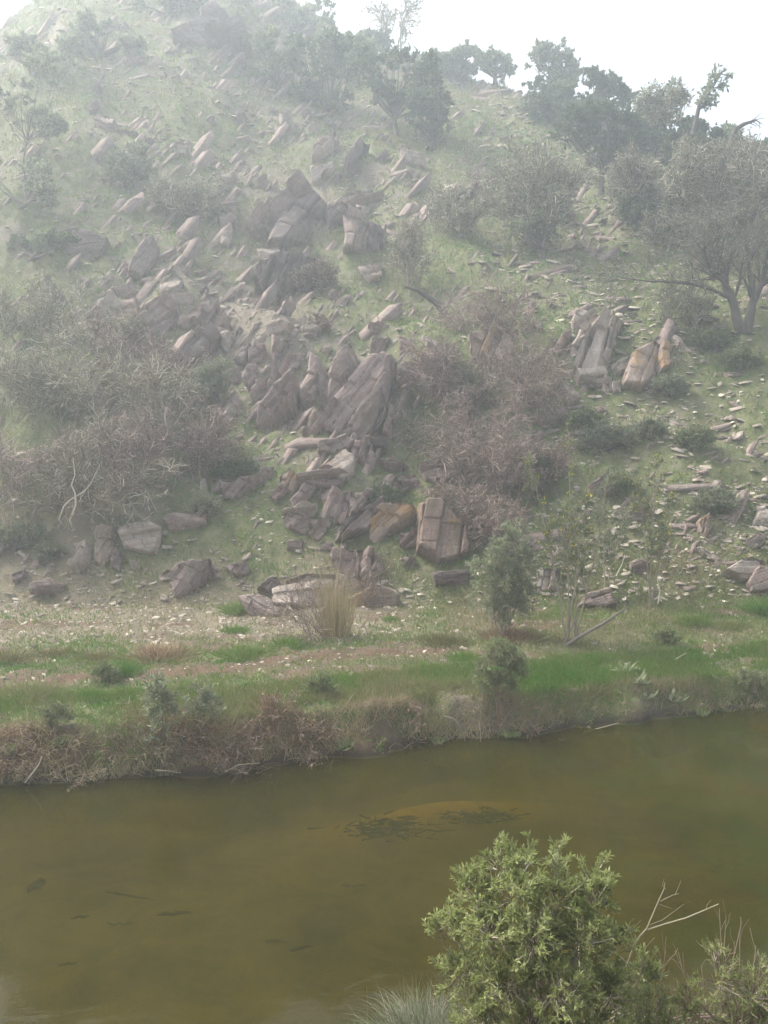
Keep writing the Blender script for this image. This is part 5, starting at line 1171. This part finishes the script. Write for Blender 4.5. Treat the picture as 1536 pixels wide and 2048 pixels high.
# ------------------------------------------------------------------ foreground
def fg_shrub():
    y = 7.0; b = aty(1100, 2280, y); b[2] = float(T(b[0], y))
    sp = [(998,1715,12,22,.1),(1056,1715,10,20,.1),(1118,1700,8,18,.1),(1196,1735,10,18,.1),(872,1860,16,22,.1),(955,1775,14,18,0),(1000,1735,40,38,.2),(1045,1735,34,30,0),(1118,1735,24,34,0),(1190,1765,30,34,.1),(950,1790,44,48,0),(1030,1790,60,60,-.2),(1110,1800,60,60,-.1),(1190,1810,42,54,0),
          (905,1870,44,56,.1),(980,1870,64,64,-.3),(1070,1880,70,64,-.4),(1160,1880,64,64,-.2),(1230,1900,40,56,0),(1285,1960,38,50,.1),(930,1950,56,56,0),(1010,1970,70,64,-.3),(1110,1980,80,70,-.5),(1210,1990,66,64,-.2),(1300,2030,44,50,0),
          (960,2050,60,54,0),(1060,2070,76,60,-.3),(1170,2080,76,60,-.3),(1270,2090,60,50,0),(1000,2150,80,60,0),(1120,2170,90,60,0),(1230,2170,80,60,0)]
    leafy('leafy_shrub', b, px_lobes(y, sp, .9), 'big bright leafy shrub in the foreground over the water', 'shrub', (M_twig_g, M_leaf_bright), 300, 1150, 3, 9, .048, .0135, .06, 5, None, .10, parts=('stems', 'leaves'), tl=(.3, 1), stem_spread=.15)
fg_shrub()
def fg_dead():
    y = 7.1; b = np.array([1.8, y, float(T(1.8, y))]); root = thing('dead_branch', b, 'grey bare forked branch sticking out right of the foreground shrub', 'branch')
    r = np.random.default_rng(9)
    def br(l, r0, r1):
        P = np.array([aty(p, q, y) for p, q in l])-b; K = len(l); rad = np.linspace(r0, r1, K)*.75
        V_, F_ = tubes(P[None], rad[None], 8); mesh_obj('limb', V_, F_, M_twig_g, root, {'tint': np.full(len(V_), .62)})
    br([(1225,2060),(1245,1960),(1268,1890),(1282,1870),(1294,1857)], .012, .0095)
    br([(1294,1857),(1306,1828),(1318,1800),(1328,1778),(1330,1765)], .009, .004)
    br([(1294,1860),(1330,1848),(1372,1836),(1405,1822),(1437,1808)], .0085, .005)
    br([(1320,1803),(1335,1795),(1346,1790),(1358,1787)], .004, .002)
    br([(1350,1790),(1356,1776),(1362,1761)], .0025, .0015)
    br([(1298,1850),(1325,1840),(1345,1825),(1368,1808)], .003, .0012)
    br([(1412,1820),(1414,1810),(1422,1800)], .003, .0015)
    br([(1270,1888),(1262,1868),(1268,1855),(1282,1840)], .004, .0015)
    br([(1318,1808),(1328,1812),(1345,1817)], .0025, .001)
    br([(1331,1778),(1325,1770),(1328,1758)], .0035, .0015)
fg_dead()
sticks('bare_twig', 'pale bare twig rising through the top of the foreground shrub', 'twig', [([(1162,2000),(1158,1900),(1153,1810),(1150,1770),(1152,1750)], .008)], (1162,2047), M_twig_g, 1, 0)
def fg_right():
    y = 6.8; b = aty(1450, 2200, y); b[2] = float(T(b[0], y))
    sp = [(1440,1960,26,40),(1500,1990,34,44),(1400,2030,40,34),(1470,2050,60,44),(1530,2040,44,44),(1380,2000,22,22),(1430,1920,14,22),(1540,1970,26,36),(1420,2110,70,44),(1510,2120,70,44),(1340,2070,36,36),(1590,2060,60,60)]
    leafy('sparse_shrub', b, px_lobes(y, sp, .9), 'sparser leafy shrub in the lower right corner', 'shrub', (M_twig, M_leaf_bright), 310, 420, 2, 6, .045, .012, .05, 6, None, .11, parts=('stems', 'leaves'), stem_spread=.2, tl=(.2, 1), extra_twigs=1)
    root = thing('bare_stem_bush', b+np.array([0, .1, 0]), 'upright reddish bare stems above the lower right shrub', 'bush'); r = np.random.default_rng(11); c = np.array(b)
    tips = [(1448,1830,1455,1960),(1462,1845,1452,2000),(1494,1855,1470,1960),(1358,1915,1400,2020),(1522,1910,1510,2000),(1340,1915,1325,2000),(1490,1880,1488,2010),(1412,1945,1420,2050),(1530,1940,1524,2040),(1384,1960,1396,2060),(1300,1905,1280,2000)]
    Ps = []
    for tx, ty, mx, my in tips:
        A0 = aty(mx+r.uniform(-10, 10), 2180, y+r.uniform(-.2, .2)); M0 = aty(mx, my, y); B0 = aty(tx, ty, y); t = np.linspace(0, 1, 8)[:, None]
        Ps.append(np.where(t < .6, A0+(M0-A0)*(t/.6), M0+(B0-M0)*((t-.6)/.4))-c)
    Ps = np.array(Ps); rr = .006*np.linspace(1, .3, 8)[None].repeat(len(Ps), 0)
    a, ar = kids(r, Ps, rr, 14, .28, .5, .3, 5, .12, .05, .5)
    V_, F_, T_ = merge([(*tubes(Ps, rr, 6), np.full(len(Ps)*48, .75)), (*tubes(a, np.maximum(ar, .0015), 3), tint(r, len(a), 15, .3, 1))]); mesh_obj('stems', V_, F_, M_twig, root, {'tint': T_})
fg_right()
for i, (px, row, y, w_, h_, n, mt, tl, lb) in enumerate([(850,2085,7.4,.62,.50,1900,M_grass_grey,(.1,1),'grey wispy grass tuft at the bottom left of the foreground shrub'),(745,2095,7.5,.3,.26,900,M_grass,(.1,.5),'green grass tuft at the very bottom edge'),(915,2090,7.2,.34,.34,900,M_grass_grey,(.2,1),'pale dry grass tuft between the grey tuft and the foreground shrub')]):
    b = aty(px, row, y)
    P = np.array([b[0], y, b[2]]); o = tuft('grass_tuft', P, lb, 'grass tuft', mt, 320+i, int(n*.8), h_*.95, w_*.85, .005, 1.0, .9, tl)
    gz = float(T(P[0], P[1]))
    if gz < P[2]-.05:      # a low mound of earth carries the tuft
        pass
sticks('dry_stalk', 'thin upright dry stalk beside the bottom grass tufts', 'stalk', [([(736,2100),(735,2020),(733,1968)], .004)], (736,2047), M_reed, .7, 0)

# ------------------------------------------------------------------ haze
def haze():
    x0, x1, y0, y1, z0, z1 = -330, 330, -20, 180, -2, 92
    v = [(x, y, z) for x in (x0, x1) for y in (y0, y1) for z in (z0, z1)]
    f = np.array([[0, 1, 3, 2], [4, 6, 7, 5], [0, 4, 5, 1], [2, 3, 7, 6], [0, 2, 6, 4], [1, 5, 7, 3]])
    m = bpy.data.materials.new('haze'); m.use_nodes = True; n = m.node_tree; n.nodes.remove(n.nodes['Principled BSDF'])
    pv = n.nodes.new('ShaderNodeVolumePrincipled'); pv.inputs['Color'].default_value = (.87, .95, 1, 1); pv.inputs['Density'].default_value = .0046
    pv.inputs['Anisotropy'].default_value = .5
    n.links.new(pv.outputs[0], n.nodes['Material Output'].inputs['Volume'])
    tag(mesh_obj('haze', np.array(v, float), f, m), 'pale mist filling the valley', kind='stuff')
haze()
